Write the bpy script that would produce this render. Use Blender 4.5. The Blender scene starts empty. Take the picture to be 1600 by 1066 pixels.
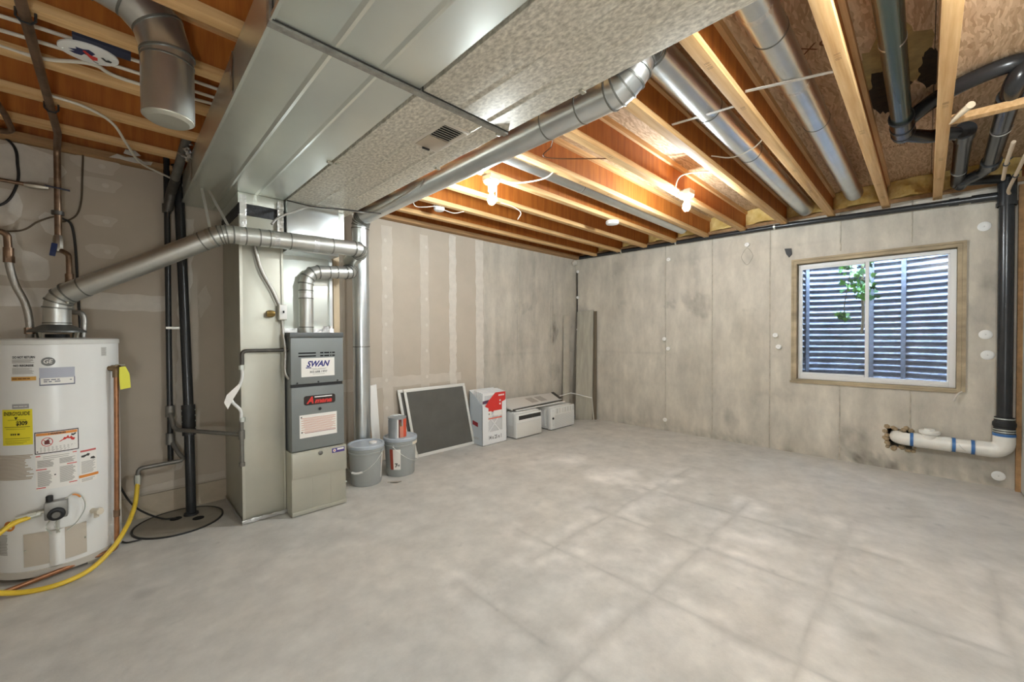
import bpy, bmesh, math, random
from mathutils import Vector, Matrix, noise
random.seed(7)
S = bpy.context.scene
COL = S.collection
PI = math.pi

# ------------------------------------------------------------------ camera, world, exposure
cam_d = bpy.data.cameras.new('camera'); cam = bpy.data.objects.new('camera', cam_d); COL.objects.link(cam)
S.camera = cam
YAW, PITCH, ROLL = 0.797186, -0.0140829, -0.0050303
_f = Vector((math.cos(PITCH)*math.cos(YAW), math.cos(PITCH)*math.sin(YAW), math.sin(PITCH)))
_r = Vector((math.sin(YAW), -math.cos(YAW), 0)); _u = _r.cross(_f)
_r, _u = math.cos(ROLL)*_r + math.sin(ROLL)*_u, -math.sin(ROLL)*_r + math.cos(ROLL)*_u
cam.matrix_world = Matrix(((_r.x, _u.x, -_f.x, 0), (_r.y, _u.y, -_f.y, 0), (_r.z, _u.z, -_f.z, 1.30), (0, 0, 0, 1)))
cam_d.sensor_width = 36; cam_d.lens = 632.55*36/1600; cam_d.clip_start = .02
W = bpy.data.worlds.new('sky'); S.world = W; W.use_nodes = True
W.node_tree.nodes['Background'].inputs[0].default_value = (.56, .74, 1, 1)
W.node_tree.nodes['Background'].inputs[1].default_value = 42.0
S.view_settings.view_transform = 'Standard'; S.view_settings.look = 'None'
S.view_settings.gamma = 1; S.view_settings.use_curve_mapping = False
S.view_settings.exposure = 1.04
BULB_W = 525.0          # emission strength of the bare bulbs
_fill = bpy.data.lights.new('fill_light', 'POINT'); _fill.energy = 26; _fill.shadow_soft_size = .14; _fill.color = (.93, .97, 1)
_fill_o = bpy.data.objects.new('fill_light', _fill); COL.objects.link(_fill_o); _fill_o.location = (-.35, -.49, .85)   # unseen fill light, added behind the camera to lift the ceiling

# ------------------------------------------------------------------ helpers
def lin(c):
    return tuple((x/12.92 if x <= .04045 else ((x+.055)/1.055)**2.4) for x in (v/255 for v in c))
MATS = {}
def nd(nt, t, **kw):
    n = nt.nodes.new(t)
    for k, v in kw.items():
        if k in n.inputs: n.inputs[k].default_value = v
        else: setattr(n, k, v)
    return n
def M(name, rgb, rough=.6, metal=0, var=0, vscale=8, stretch=(1, 1, 1), rgb2=None, bump=0, bscale=60, attr=None, trans=0, emit=0, rvar=0, spangle=0, detail=6):
    if name in MATS: return MATS[name]
    m = bpy.data.materials.new(name); m.use_nodes = True; nt = m.node_tree; L = nt.links
    b = nt.nodes['Principled BSDF']
    c = lin(rgb); b.inputs['Base Color'].default_value = (*c, 1)
    b.inputs['Roughness'].default_value = rough; b.inputs['Metallic'].default_value = metal
    tc = nd(nt, 'ShaderNodeTexCoord'); mp = nd(nt, 'ShaderNodeMapping'); mp.inputs['Scale'].default_value = stretch
    L.new(tc.outputs['Object'], mp.inputs[0]); src = None
    if var:
        n = nd(nt, 'ShaderNodeTexNoise', Scale=vscale, Detail=detail, Roughness=.6 if detail < 10 else .68); L.new(mp.outputs[0], n.inputs['Vector'])
        r = nd(nt, 'ShaderNodeValToRGB'); L.new(n.outputs[0], r.inputs[0])
        c2 = lin(rgb2) if rgb2 else tuple(x*(1-var) for x in c)
        r.color_ramp.elements[0].position = .32; r.color_ramp.elements[1].position = .68
        r.color_ramp.elements[0].color = (*c2, 1)
        r.color_ramp.elements[1].color = (*(tuple(min(1, x*(1+var*.5)) for x in c) if not rgb2 else c), 1)
        src = r.outputs[0]
        if rvar:
            mr = nd(nt, 'ShaderNodeMapRange'); L.new(n.outputs[0], mr.inputs[0]); mr.inputs[3].default_value = rough-rvar; mr.inputs[4].default_value = rough+rvar
            L.new(mr.outputs[0], b.inputs['Roughness'])
    if spangle:
        v = nd(nt, 'ShaderNodeTexVoronoi', Scale=spangle); L.new(mp.outputs[0], v.inputs['Vector'])
        sx = nd(nt, 'ShaderNodeSeparateColor'); L.new(v.outputs['Color'], sx.inputs[0])
        mr = nd(nt, 'ShaderNodeMapRange'); L.new(sx.outputs[0], mr.inputs[0]); mr.inputs[3].default_value = .82; mr.inputs[4].default_value = 1.06
        mx = nd(nt, 'ShaderNodeVectorMath', operation='SCALE'); mx.inputs[0].default_value = c
        if src: L.new(src, mx.inputs[0])
        L.new(mr.outputs[0], mx.inputs['Scale']); src = mx.outputs[0]
    if attr:
        a = nd(nt, 'ShaderNodeAttribute', attribute_name=attr)
        mx = nd(nt, 'ShaderNodeMix', data_type='RGBA', blend_type='MULTIPLY'); mx.inputs[0].default_value = 1
        if src: L.new(src, mx.inputs[6])
        else: mx.inputs[6].default_value = (*c, 1)
        L.new(a.outputs['Color'], mx.inputs[7]); src = mx.outputs[2]
    if src: L.new(src, b.inputs['Base Color'])
    if bump:
        n = nd(nt, 'ShaderNodeTexNoise', Scale=bscale, Detail=5); L.new(mp.outputs[0], n.inputs['Vector'])
        bp = nd(nt, 'ShaderNodeBump', Strength=bump, Distance=.01); L.new(n.outputs[0], bp.inputs['Height']); L.new(bp.outputs[0], b.inputs['Normal'])
    if trans: b.inputs['Transmission Weight'].default_value = trans; b.inputs['IOR'].default_value = 1.45
    if emit: b.inputs['Emission Color'].default_value = (*c, 1); b.inputs['Emission Strength'].default_value = emit
    MATS[name] = m; return m

class MB:
    def __init__(s): s.v = []; s.f = []; s.mi = []; s.m = 0
    def add(s, vs, fs):
        o = len(s.v); s.v += [tuple(v) for v in vs]; s.f += [tuple(i+o for i in f) for f in fs]; s.mi += [s.m]*len(fs); return s
    def box(s, x0, y0, z0, x1, y1, z1):
        x0, x1 = sorted((x0, x1)); y0, y1 = sorted((y0, y1)); z0, z1 = sorted((z0, z1))
        return s.add([(x0, y0, z0), (x1, y0, z0), (x1, y1, z0), (x0, y1, z0), (x0, y0, z1), (x1, y0, z1), (x1, y1, z1), (x0, y1, z1)],
                     [(0, 3, 2, 1), (4, 5, 6, 7), (0, 1, 5, 4), (1, 2, 6, 5), (2, 3, 7, 6), (3, 0, 4, 7)])
    def hexa(s, p):      # 8 corners, bottom 4 ccw then top 4
        return s.add(p, [(0, 3, 2, 1), (4, 5, 6, 7), (0, 1, 5, 4), (1, 2, 6, 5), (2, 3, 7, 6), (3, 0, 4, 7)])
    def bar(s, a, b, w, h, up=(0, 0, 1)):
        a, b = Vector(a), Vector(b); d = (b-a).normalized(); u = Vector(up); x = d.cross(u)
        if x.length < 1e-4: x = d.cross(Vector((1, 0, 0)))
        x.normalize(); u = x.cross(d); x *= w/2; u *= h/2
        return s.hexa([a-x-u, a+x-u, b+x-u, b-x-u, a-x+u, a+x+u, b+x+u, b-x+u])
    def tube(s, pts, r, seg=10, caps=True):
        pts = [Vector(p) for p in pts]; n = len(pts); rs = r if isinstance(r, (list, tuple)) else [r]*n
        T = []
        for i in range(n):
            t = (pts[min(i+1, n-1)]-pts[i]); q = (pts[i]-pts[max(i-1, 0)])
            t = (t.normalized() if t.length > 1e-9 else Vector()) + (q.normalized() if q.length > 1e-9 else Vector())
            T.append(t.normalized() if t.length > 1e-9 else Vector((0, 0, 1)))
        u = Vector((0, 0, 1)) if abs(T[0].z) < .9 else Vector((1, 0, 0))
        u = (u-T[0]*u.dot(T[0])).normalized(); vs = []; fs = []
        for i in range(n):
            if i:
                u = u-T[i]*u.dot(T[i]); u.normalize()
            w = T[i].cross(u)
            k = 1.0
            if 0 < i < n-1:
                d1 = (pts[i]-pts[i-1]).normalized(); c = max(.5, d1.dot(T[i])); k = 1/c
            for j in range(seg):
                a = 2*PI*j/seg; off = u*math.cos(a)+w*math.sin(a)
                if k > 1.0001:
                    nb = ((pts[i+1]-pts[i]).normalized()-(pts[i]-pts[i-1]).normalized())
                    if nb.length > 1e-6:
                        nb.normalize(); off = off+nb*off.dot(nb)*(k-1)
                vs.append(pts[i]+off*rs[i])
        for i in range(n-1):
            for j in range(seg):
                a, b = i*seg+j, i*seg+(j+1) % seg; fs.append((a, b, b+seg, a+seg))
        if caps: fs.append(tuple(range(seg))[::-1]); fs.append(tuple(range((n-1)*seg, n*seg)))
        return s.add(vs, fs)
    def cyl(s, a, b, r, r2=None, seg=20, caps=True):
        a, b = Vector(a), Vector(b); return s.tube([a, b], [r, r if r2 is None else r2], seg, caps)
    def lathe(s, prof, cx, cy, z0=0, seg=36, axis=None):
        vs = []; fs = []; n = len(prof)
        ax = Vector(axis).normalized() if axis else Vector((0, 0, 1)); u = ax.orthogonal().normalized() if axis else Vector((1, 0, 0)); w = ax.cross(u)
        o = Vector((cx, cy, z0))
        for r, z in prof:
            for j in range(seg):
                a = 2*PI*j/seg; vs.append(o+ax*z+(u*math.cos(a)+w*math.sin(a))*max(r, 1e-4))
        for i in range(n-1):
            for j in range(seg):
                a, b = i*seg+j, i*seg+(j+1) % seg; fs.append((a, b, b+seg, a+seg))
        if prof[0][0] > .001 and prof[-1][0] > .001:      # open profile away from the axis: close it into a ring
            for j in range(seg):
                a, b = (n-1)*seg+j, (n-1)*seg+(j+1) % seg; fs.append((a, b, (j+1) % seg, j))
        elif prof[0][0] > .001: fs.append(tuple(range(seg))[::-1])
        elif prof[-1][0] > .001: fs.append(tuple(range((n-1)*seg, n*seg)))
        return s.add(vs, fs)
    def prism(s, poly, ext):     # planar polygon (3D points) extruded by a vector
        poly = [Vector(p) for p in poly]; e = Vector(ext); n = len(poly)
        return s.add(poly+[p+e for p in poly], [tuple(range(n))[::-1], tuple(range(n, 2*n))]+[(i, (i+1) % n, (i+1) % n+n, i+n) for i in range(n)])
    def sphere(s, c, r, seg=16, rings=10, sz=1):
        return s.lathe([(r*math.sin(PI*i/rings), -r*sz*math.cos(PI*i/rings)) for i in range(rings+1)], c[0], c[1], c[2], seg)

ORG = {}
def mesh_of(name, mb, org, angle=32, bevel=0, smooth=True):
    me = bpy.data.meshes.new(name)
    me.from_pydata([(v[0]-org[0], v[1]-org[1], v[2]-org[2]) for v in mb.v], [], mb.f)
    if any(mb.mi): me.polygons.foreach_set('material_index', mb.mi)
    bm = bmesh.new(); bm.from_mesh(me)
    bmesh.ops.recalc_face_normals(bm, faces=bm.faces)
    if bevel:
        es = [e for e in bm.edges if len(e.link_faces) == 2 and e.calc_face_angle(0) > .6]
        bmesh.ops.bevel(bm, geom=es, offset=bevel, segments=2, affect='EDGES', profile=.6, clamp_overlap=True)
    bm.to_mesh(me); bm.free()
    if smooth:
        me.shade_smooth(); me.set_sharp_from_angle(angle=math.radians(angle))
    return me
def build(name, mb, mat, parent=None, bevel=0, org=None, angle=32, label=None, kind=None):
    if parent is not None: org = ORG[parent.name]
    org = org or (0, 0, 0)
    me = mesh_of(name, mb, org, angle, bevel)
    for m in (mat if isinstance(mat, (list, tuple)) else [mat]): me.materials.append(m)
    o = bpy.data.objects.new(name, me); COL.objects.link(o); ORG[o.name] = tuple(org)
    if parent is not None: o.parent = parent
    else: o.location = org
    if label: o['label'] = label
    if kind: o['kind'] = kind
    return o
def tag(o, label, cat, group=None):
    o['label'] = label; o['category'] = cat
    if group: o['group'] = group
    return o
def thing(name, label, cat, loc, group=None):
    o = bpy.data.objects.new(name, None); COL.objects.link(o); o.location = loc; o.empty_display_size = .1; ORG[o.name] = tuple(loc)
    return tag(o, label, cat, group)
def structure(name, mb, mat, **k):
    o = build(name, mb, mat, **k); o['kind'] = 'structure'; return o
def fil(pts, rad, n=4):          # round the corners of a polyline
    pts = [Vector(p) for p in pts]; out = [pts[0]]
    for i in range(1, len(pts)-1):
        r = rad[i-1] if isinstance(rad, (list, tuple)) else rad
        a, b, c = pts[i-1], pts[i], pts[i+1]; d1 = (a-b).normalized(); d2 = (c-b).normalized()
        ang = d1.angle(d2); t = min(r/math.tan(ang/2), .49*(a-b).length, .49*(c-b).length) if ang < 3.1 else 0
        if t < 1e-4: out.append(b); continue
        rr = t*math.tan(ang/2); ctr = b+(d1+d2).normalized()*(rr/math.sin(ang/2)); p0 = b+d1*t-ctr; p1 = b+d2*t-ctr
        tot = p0.angle(p1); axis = p0.cross(p1)
        if axis.length < 1e-9: out.append(b); continue
        for k in range(n+1): out.append(ctr+Matrix.Rotation(tot*k/n, 3, axis.normalized()) @ p0)
    out.append(pts[-1]); return out
def spline(pts, n=8):            # Catmull-Rom through the points
    P = [Vector(p) for p in pts]; P = [P[0]*2-P[1]]+P+[P[-1]*2-P[-2]]; out = []
    for i in range(1, len(P)-2):
        for k in range(n):
            t = k/n; a, b, c, d = P[i-1:i+3]
            out.append(.5*((2*b)+(c-a)*t+(2*a-5*b+4*c-d)*t*t+(3*b-a-3*c+d)*t**3))
    out.append(P[-2]); return out
def band(parent, name, c, d, r, w=.012, t=.003, mat=None, seg=32):
    c, d = Vector(c), Vector(d).normalized(); mb = MB()
    mb.lathe([(r, -w/2), (r+t, -w/2), (r+t, w/2), (r, w/2)], c.x, c.y, c.z, seg, axis=d)
    return build(name, mb, mat, parent)
_tm = {}
def text_geo(s, size, bold=0, shear=0, space=1):
    k = (s, size, bold, shear, space)
    if k in _tm: return _tm[k]
    cu = bpy.data.curves.new('lettering', 'FONT'); cu.body = s; cu.size = size; cu.offset = bold; cu.shear = shear; cu.space_character = space
    cu.align_x = 'CENTER'; cu.align_y = 'CENTER'; cu.resolution_u = 3
    o = bpy.data.objects.new('lettering', cu); COL.objects.link(o); bpy.context.view_layer.update()
    me = bpy.data.meshes.new_from_object(o.evaluated_get(bpy.context.evaluated_depsgraph_get()))
    r = ([(v.co.x, v.co.y) for v in me.vertices], [tuple(p.vertices) for p in me.polygons])
    bpy.data.objects.remove(o); bpy.data.curves.remove(cu); bpy.data.meshes.remove(me); _tm[k] = r; return r
def text(mb, s, size, fn, bold=0, shear=0, width=None, space=1):
    vs, fs = text_geo(s, size, bold, shear, space)
    k = 1
    if width:
        xs = [v[0] for v in vs]; k = width/(max(xs)-min(xs)); cx = (max(xs)+min(xs))/2
        vs = [((x-cx)*k, y) for x, y in vs]
    mb.add([fn(x, y) for x, y in vs], fs)
def inter(a, b, t): return a+(b-a)*t
def sstep(a, b, x):
    t = max(0, min(1, (x-a)/(b-a))); return t*t*(3-2*t)
def fbm(x, y, z=0, o=4): return noise.fractal(Vector((x, y, z)), 1.0, 2.0, o)

# ------------------------------------------------------------------ materials
concrete_floor = M('floor concrete', (203, 199, 191), .72, var=.17, vscale=5, bump=.10, bscale=90, attr='stain', detail=13)
concrete_wall = M('wall concrete', (201, 193, 178), .85, var=.2, vscale=6, stretch=(1, 1, .45), bump=.25, bscale=45, attr='stain', detail=13)
drywall = M('drywall paper', (183, 171, 154), .85, var=.05, vscale=4, bump=.04, bscale=200)
mud = M('joint compound', (206, 198, 185), .8, var=.08, vscale=14, bump=.08, bscale=80)
mud2 = M('thin joint compound', (195, 185, 170), .8, var=.06, vscale=10)
flange_m = M('joist flange wood', (230, 192, 138), .65, var=.3, vscale=14, stretch=(.12, 3, 3), rgb2=(202, 154, 96), bump=.12, bscale=40)
web_m = M('joist web board', (188, 114, 42), .6, var=.3, vscale=18, stretch=(1.6, 1, .12), rgb2=(156, 84, 24), bump=.05)
plate_m = M('plate wood', (176, 136, 92), .75, var=.3, vscale=10, stretch=(.2, 2, 2), bump=.1)
galv = M('galvanized sheet', (226, 230, 222), .36, .85, var=.04, vscale=3, rvar=.05)
galv_sp = M('spangled galvanized sheet', (238, 232, 217), .55, .45, var=.30, vscale=75, stretch=(1, .55, 1), detail=2, rgb2=(184, 177, 161))
galv_dk = M('dull galvanized sheet', (196, 194, 180), .45, .7, var=.06, vscale=4)
galv_pipe = M('galvanized pipe', (216, 220, 220), .3, .93, var=.08, vscale=7, rvar=.06)
seam_m = M('pipe seam metal', (128, 128, 122), .45, .7)
foil = M('foil tape', (222, 222, 220), .28, .95, bump=.6, bscale=50)
seam_dk = M('dark seam gap', (60, 60, 56), .6, .3)  # plain dark tone of the duct joints
grey_paint = M('furnace grey paint', (128, 132, 130), .42, .15, var=.03, vscale=5)
black_pl = M('black plastic', (38, 38, 38), .35, bump=.05)
abs_m = M('black drain pipe', (44, 45, 46), .25, var=.2, vscale=6)
dark_metal = M('dark iron', (92, 88, 82), .5, .6, var=.25, vscale=20)
steel_grey = M('grey steel pipe', (128, 125, 118), .45, .6, var=.15, vscale=20)
white_pl = M('white plastic', (234, 232, 226), .4)
white_en = M('white enamel', (232, 231, 226), .28, var=.03, vscale=4)
pvc = M('white pvc', (236, 232, 222), .3, var=.05, vscale=12)
blue_m = M('blue primer', (62, 112, 170), .4)
copper = M('copper pipe', (178, 128, 94), .38, .85, var=.3, vscale=14)
copper_dk = M('aged copper pipe', (138, 112, 90), .42, .8, var=.35, vscale=16)
braid = M('flexible metal hose', (176, 172, 164), .35, .85, bump=.3, bscale=160)
yellow_m = M('yellow coating', (232, 196, 62), .38, var=.08, vscale=8)
yellow_lb = M('yellow label', (238, 222, 52), .5)
paper = M('label paper', (238, 234, 226), .6)
ink = M('label ink', (60, 58, 54), .6)
ink_l = M('faint label ink', (168, 163, 154), .6)
ink_tan = M('faded tan print', (186, 172, 152), .6)
orange_m = M('orange print', (226, 142, 60), .5)
red_m = M('red print', (206, 52, 44), .45)
dkblue = M('navy print', (52, 52, 122), .5)
purple_m = M('purple print', (84, 66, 138), .5)
bucket_m = M('grey bucket plastic', (164, 167, 164), .42, var=.05, vscale=6)
lid_m = M('grey lid plastic', (176, 183, 190), .4)
ins_m = M('yellow fibreglass', (250, 228, 158), .95, var=.3, vscale=14, rgb2=(228, 196, 112), bump=.5, bscale=40)
glass_m = M('window glass', (250, 252, 252), .0, trans=1)
vinyl_m = M('window vinyl', (226, 224, 220), .4)
buck_m = M('weathered buck wood', (178, 160, 130), .85, var=.35, vscale=9, stretch=(1, .3, 1), bump=.4, bscale=50)
well_m = M('corrugated galvanized steel', (124, 130, 144), .55, .6, var=.3, vscale=4, spangle=40)
leaf_m = M('green leaf', (86, 142, 48), .5, var=.4, vscale=20)
leaf2_m = M('dark green leaf', (52, 98, 44), .5, var=.4, vscale=20)
stem_m = M('vine stem', (104, 92, 70), .8)
gravel_m = M('window well gravel', (132, 122, 110), .95, var=.5, vscale=30, bump=1, bscale=30)
cable_w = M('white cable', (222, 214, 196), .5)
cable_b = M('black cable', (34, 32, 30), .5)
strap_m = M('perforated strap', (186, 182, 172), .4, .8)
mesh_m = M('screen mesh', (92, 90, 84), .8, var=.12, vscale=5)
carton = M('white carton', (232, 232, 230), .6)
carton_sh = M('pale blue grey carton', (196, 204, 210), .6)
filter_m = M('pleated filter cloth', (206, 206, 204), .9, var=.06, vscale=40)
plank_m = M('weathered plank', (170, 164, 148), .85, var=.2, vscale=9, stretch=(2, 2, .2), bump=.2)
dark_wood = M('dark stained board', (104, 92, 74), .8, var=.2, vscale=9, stretch=(2, 2, .2))
sump_m = M('sump lid plastic', (150, 142, 128), .6, var=.1, vscale=10)
hole_m = M('dark opening', (16, 15, 14), .9)
rubber = M('black rubber', (36, 36, 36), .55)
ac_m = M('air conditioner white plastic', (226, 225, 220), .45)
ac_g = M('air conditioner grille grey', (206, 203, 196), .55)
bulb_glass = M('lit bulb', (238, 248, 254), .3, emit=BULB_W)
bulb_far = M('lit bulb nearer the camera', (238, 248, 254), .3, emit=BULB_W*1.5)
def osb():
    m = bpy.data.materials.new('oriented strand board'); m.use_nodes = True; nt = m.node_tree; L = nt.links; b = nt.nodes['Principled BSDF']
    tc = nd(nt, 'ShaderNodeTexCoord'); n0 = nd(nt, 'ShaderNodeTexNoise', Scale=3.0, Detail=3); L.new(tc.outputs['Object'], n0.inputs['Vector'])
    mx = nd(nt, 'ShaderNodeMix', data_type='VECTOR'); mx.inputs[0].default_value = .12; L.new(tc.outputs['Object'], mx.inputs[4]); L.new(n0.outputs['Color'], mx.inputs[5])
    mp = nd(nt, 'ShaderNodeMapping'); mp.inputs['Scale'].default_value = (17, 120, 120); mp.inputs['Rotation'].default_value = (0, 0, .3); L.new(mx.outputs[1], mp.inputs[0])
    v = nd(nt, 'ShaderNodeTexVoronoi', Scale=1.0); L.new(mp.outputs[0], v.inputs['Vector'])
    sc = nd(nt, 'ShaderNodeSeparateColor'); L.new(v.outputs['Color'], sc.inputs[0])
    r = nd(nt, 'ShaderNodeValToRGB'); L.new(sc.outputs[0], r.inputs[0])
    r.color_ramp.elements[0].color = (*lin((178, 146, 110)), 1); r.color_ramp.elements[1].color = (*lin((222, 196, 160)), 1)
    e = r.color_ramp.elements.new(.5); e.color = (*lin((204, 174, 138)), 1)
    L.new(r.outputs[0], b.inputs['Base Color']); b.inputs['Roughness'].default_value = .75
    bp = nd(nt, 'ShaderNodeBump', Strength=.3, Distance=.004); L.new(sc.outputs[1], bp.inputs['Height']); L.new(bp.outputs[0], b.inputs['Normal'])
    return m
osb_m = osb()

# ------------------------------------------------------------------ room shell
X0, X1, Y0, Y1 = -1.60, 5.30, -0.545, 3.93
JB, SUB = 2.50, 2.741            # joist underside, subfloor underside
def grid_plane(us, vs, fn, skip=lambda u, v: False):
    mb = MB(); nu, nv = len(us), len(vs)
    fs = []
    for i in range(nu-1):
        for j in range(nv-1):
            if not skip((us[i]+us[i+1])/2, (vs[j]+vs[j+1])/2): fs.append((i*nv+j, (i+1)*nv+j, (i+1)*nv+j+1, i*nv+j+1))
    mb.add([fn(u, v) for u in us for v in vs], fs); return mb
def rng(a, b, step, extra=()):
    n = max(1, round((b-a)/step)); L = [a+(b-a)*i/n for i in range(n+1)]
    for e in extra: L = [x for x in L if abs(x-e) > step*.3 or x in (a, b)]+[e]
    return sorted(L)
def paint(o, fn, org):
    me = o.data; at = me.color_attributes.new('stain', 'FLOAT_COLOR', 'POINT'); d = []
    for v in me.vertices:
        c = fn(v.co.x+org[0], v.co.y+org[1], v.co.z+org[2]); d += [c[0], c[1], c[2], 1]
    at.data.foreach_set('color', d)

# floor slab: score lines and pale efflorescence are real marks on the slab
XL = [(1.59, 1.7, 3.95), (.955, .6, 3.5), (.35, .9, 3.6), (-.25, 1.0, 3.4)]
YL = [(3.17, .1, 1.72), (2.54, -.3, 1.75), (1.90, .2, 1.9), (1.27, .2, 1.7)]
def seg_d(x, y):
    best = 9
    for c, a, b in XL:
        w = .015*fbm(x*3, 7.1); ex = max(a-x, 0, x-b); best = min(best, math.hypot(y-c-w, ex))
    for c, a, b in YL:
        w = .015*fbm(y*3, 3.3); ex = max(a-y, 0, y-b); best = min(best, math.hypot(x-c-w, ex))
    return best
EFF = [(3.38, 2.58, .34, .20, 1.5), (3.30, 2.0, .30, .25, 1.9), (3.12, 2.85, .2, .15, .7), (3.42, 1.62, .36, .10, .8), (2.95, 1.5, .3, .2, .6), (2.90, .72, .28, .26, 1.1), (3.35, .85, .5, .2, .3),
       (2.2, 1.2, .35, .2, .55), (1.75, 1.3, .3, .22, .6), (2.4, .6, .3, .3, .45), (2.9, .05, .35, .25, .5), (1.55, .7, .3, .3, .35), (3.6, .2, .35, .3, .3)]
def floor_c(x, y, z):
    n1 = fbm(x*1.1, y*1.1, 2.2); n2 = fbm(x*4, y*4, 5.5); n3 = fbm(x*11, y*11, 1.5, 3)
    v = 1.0+.05*n1+.05*n2
    wx = x+.1*fbm(x*2.5, y*2.5, 9); wy = y+.1*fbm(x*2.5, y*2.5, 19); e = 0
    for cx, cy, rx, ry, k in EFF:
        q = math.hypot((wx-cx)/rx, (wy-cy)/ry); e += k*max(0, 1-q)*(.55+.9*max(0, n2+.25))
    d = seg_d(x, y)
    if d < .3:
        e += .55*math.exp(-((d-.07)/.05)**2)*max(0, .45+n2*.9+.4*n3)
        v -= .17*math.exp(-(d/.013)**2)*(.6+n3*.9)+.035*math.exp(-(d/.04)**2)
    v += .33*min(1.15, e)
    sp = noise.noise(Vector((x*6.3, y*6.3, 4.4)))
    if sp > .66: v -= .22*(sp-.66)/.2
    s2 = noise.noise(Vector((x*17, y*17, 8.4)))
    if s2 > .62: v -= .16*(s2-.62)/.2
    v += .05*n3
    back_dark = sstep(3.05, 3.6, y)*.05; v -= back_dark  # slab tone gets slightly darker towards the back wall
    warm = .02*n1; b = .03*min(1, e)
    return (v*(1+warm), v, v*(1-warm)+b)
fl = structure('floor', grid_plane(rng(X0, X1, .017), rng(Y0, Y1, .017), lambda u, v: (u, v, 0)), concrete_floor)
paint(fl, floor_c, (0, 0, 0))
mb = MB().box(X0-.2, Y0-.2, -.12, X1+.2, Y1+.2, -.004); build('slab', mb, concrete_floor, fl)
fl2 = bpy.data.objects['slab']; paint(fl2, lambda x, y, z: (1, 1, 1), (0, 0, 0))

# right concrete wall with the window opening and the broken-out drain hole
WY0, WY1, WZ0, WZ1 = -.215, 1.018, .792, 2.085
HY0, HY1, HZ0, HZ1 = .085, .262, .215, .392
WT = 2.535
BL = [(2.0, 1.66, .13, .17, .20), (2.16, 1.72, .06, .13, .16), (2.40, 1.70, .10, .05, .16), (3.17, 2.28, .12, .12, .10), (1.46, 2.2, .05, .11, .13), (1.49, 1.30, .16, .26, .06), (2.16, 2.27, .16, .08, .08),
      (2.04, 2.05, .05, .12, .12), (1.66, .25, .10, .14, .14), (.03, 1.0, .3, .1, .05), (-.35, 1.55, .10, .22, .13), (-.33, 1.80, .12, .12, .12), (.50, .22, .12, .16, .18), (.36, .06, .22, .07, .24),
      (-.15, .13, .34, .12, .16), (-.44, .30, .06, .3, .12), (1.1, .62, .30, .05, .07), (1.75, .05, .5, .05, .10), (.72, .45, .20, .3, -.05), (.9, .30, .2, .2, .03), (2.6, .1, .5, .05, .07), (-.1, 2.3, .3, .1, .06), (3.1, 1.75, .1, .06, .1)]
SEAMS = [3.277, 3.106, 2.46, 1.861, 1.241, .618, .100]
def conc(u, z, seed, seams, bl):
    n1 = fbm(u*1.3, z*.8, seed); n2 = fbm(u*6, z*4, seed+3); n3 = fbm(u*16, z*9, seed+8, 3); st = fbm(u*9, z*.7, seed+5)
    v = 1+.09*n1+.07*n2+.10*st
    for cu, cz, ru, rz, k in bl:
        q = math.hypot((u-cu+.05*n2)/ru, (z-cz+.08*n3)/rz)
        if q < 1.3: v -= 1.7*k*sstep(1.15, .75, q)*(.7+.5*n3)
    for c in seams:
        d = abs(u-c); v -= .08*math.exp(-(d/.02)**2)*(.6+n2)+.05*math.exp(-(d/.09)**2)*max(0, n1+.3)
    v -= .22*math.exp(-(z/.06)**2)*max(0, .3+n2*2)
    pit = noise.noise(Vector((u*13, z*13, seed)))
    if pit > .66: v -= .35*(pit-.66)/.2
    for zz in (1.05, 2.28, .62):
        v -= .09*math.exp(-((z-zz+.01*n1)/.012)**2)*max(0, .5+n1)
    y = .04*max(0, fbm(u*1.7, z*1.2, seed+20))
    return (v, v*(1-.3*y), v*(1-y-.02*max(0, -n1)))
us = rng(Y0-.1, Y1+.15, .03, (WY0, WY1, HY0, HY1)); vs = rng(0, WT, .03, (WZ0, WZ1, HZ0, HZ1))
inside = lambda u, v: (WY0 < u < WY1 and WZ0 < v < WZ1) or (HY0 < u < HY1 and HZ0 < v < HZ1)
mb = grid_plane(us, vs, lambda u, v: (X1, u, v), inside)
D = .24
for a0, a1, b0, b1, dd in ((WY0, WY1, WZ0, WZ1, D), (HY0, HY1, HZ0, HZ1, D)):
    mb.add([(X1, a0, b0), (X1, a1, b0), (X1, a1, b1), (X1, a0, b1), (X1+dd, a0, b0), (X1+dd, a1, b0), (X1+dd, a1, b1), (X1+dd, a0, b1)], [(0, 1, 5, 4), (1, 2, 6, 5), (2, 3, 7, 6), (3, 0, 4, 7)])
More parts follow.
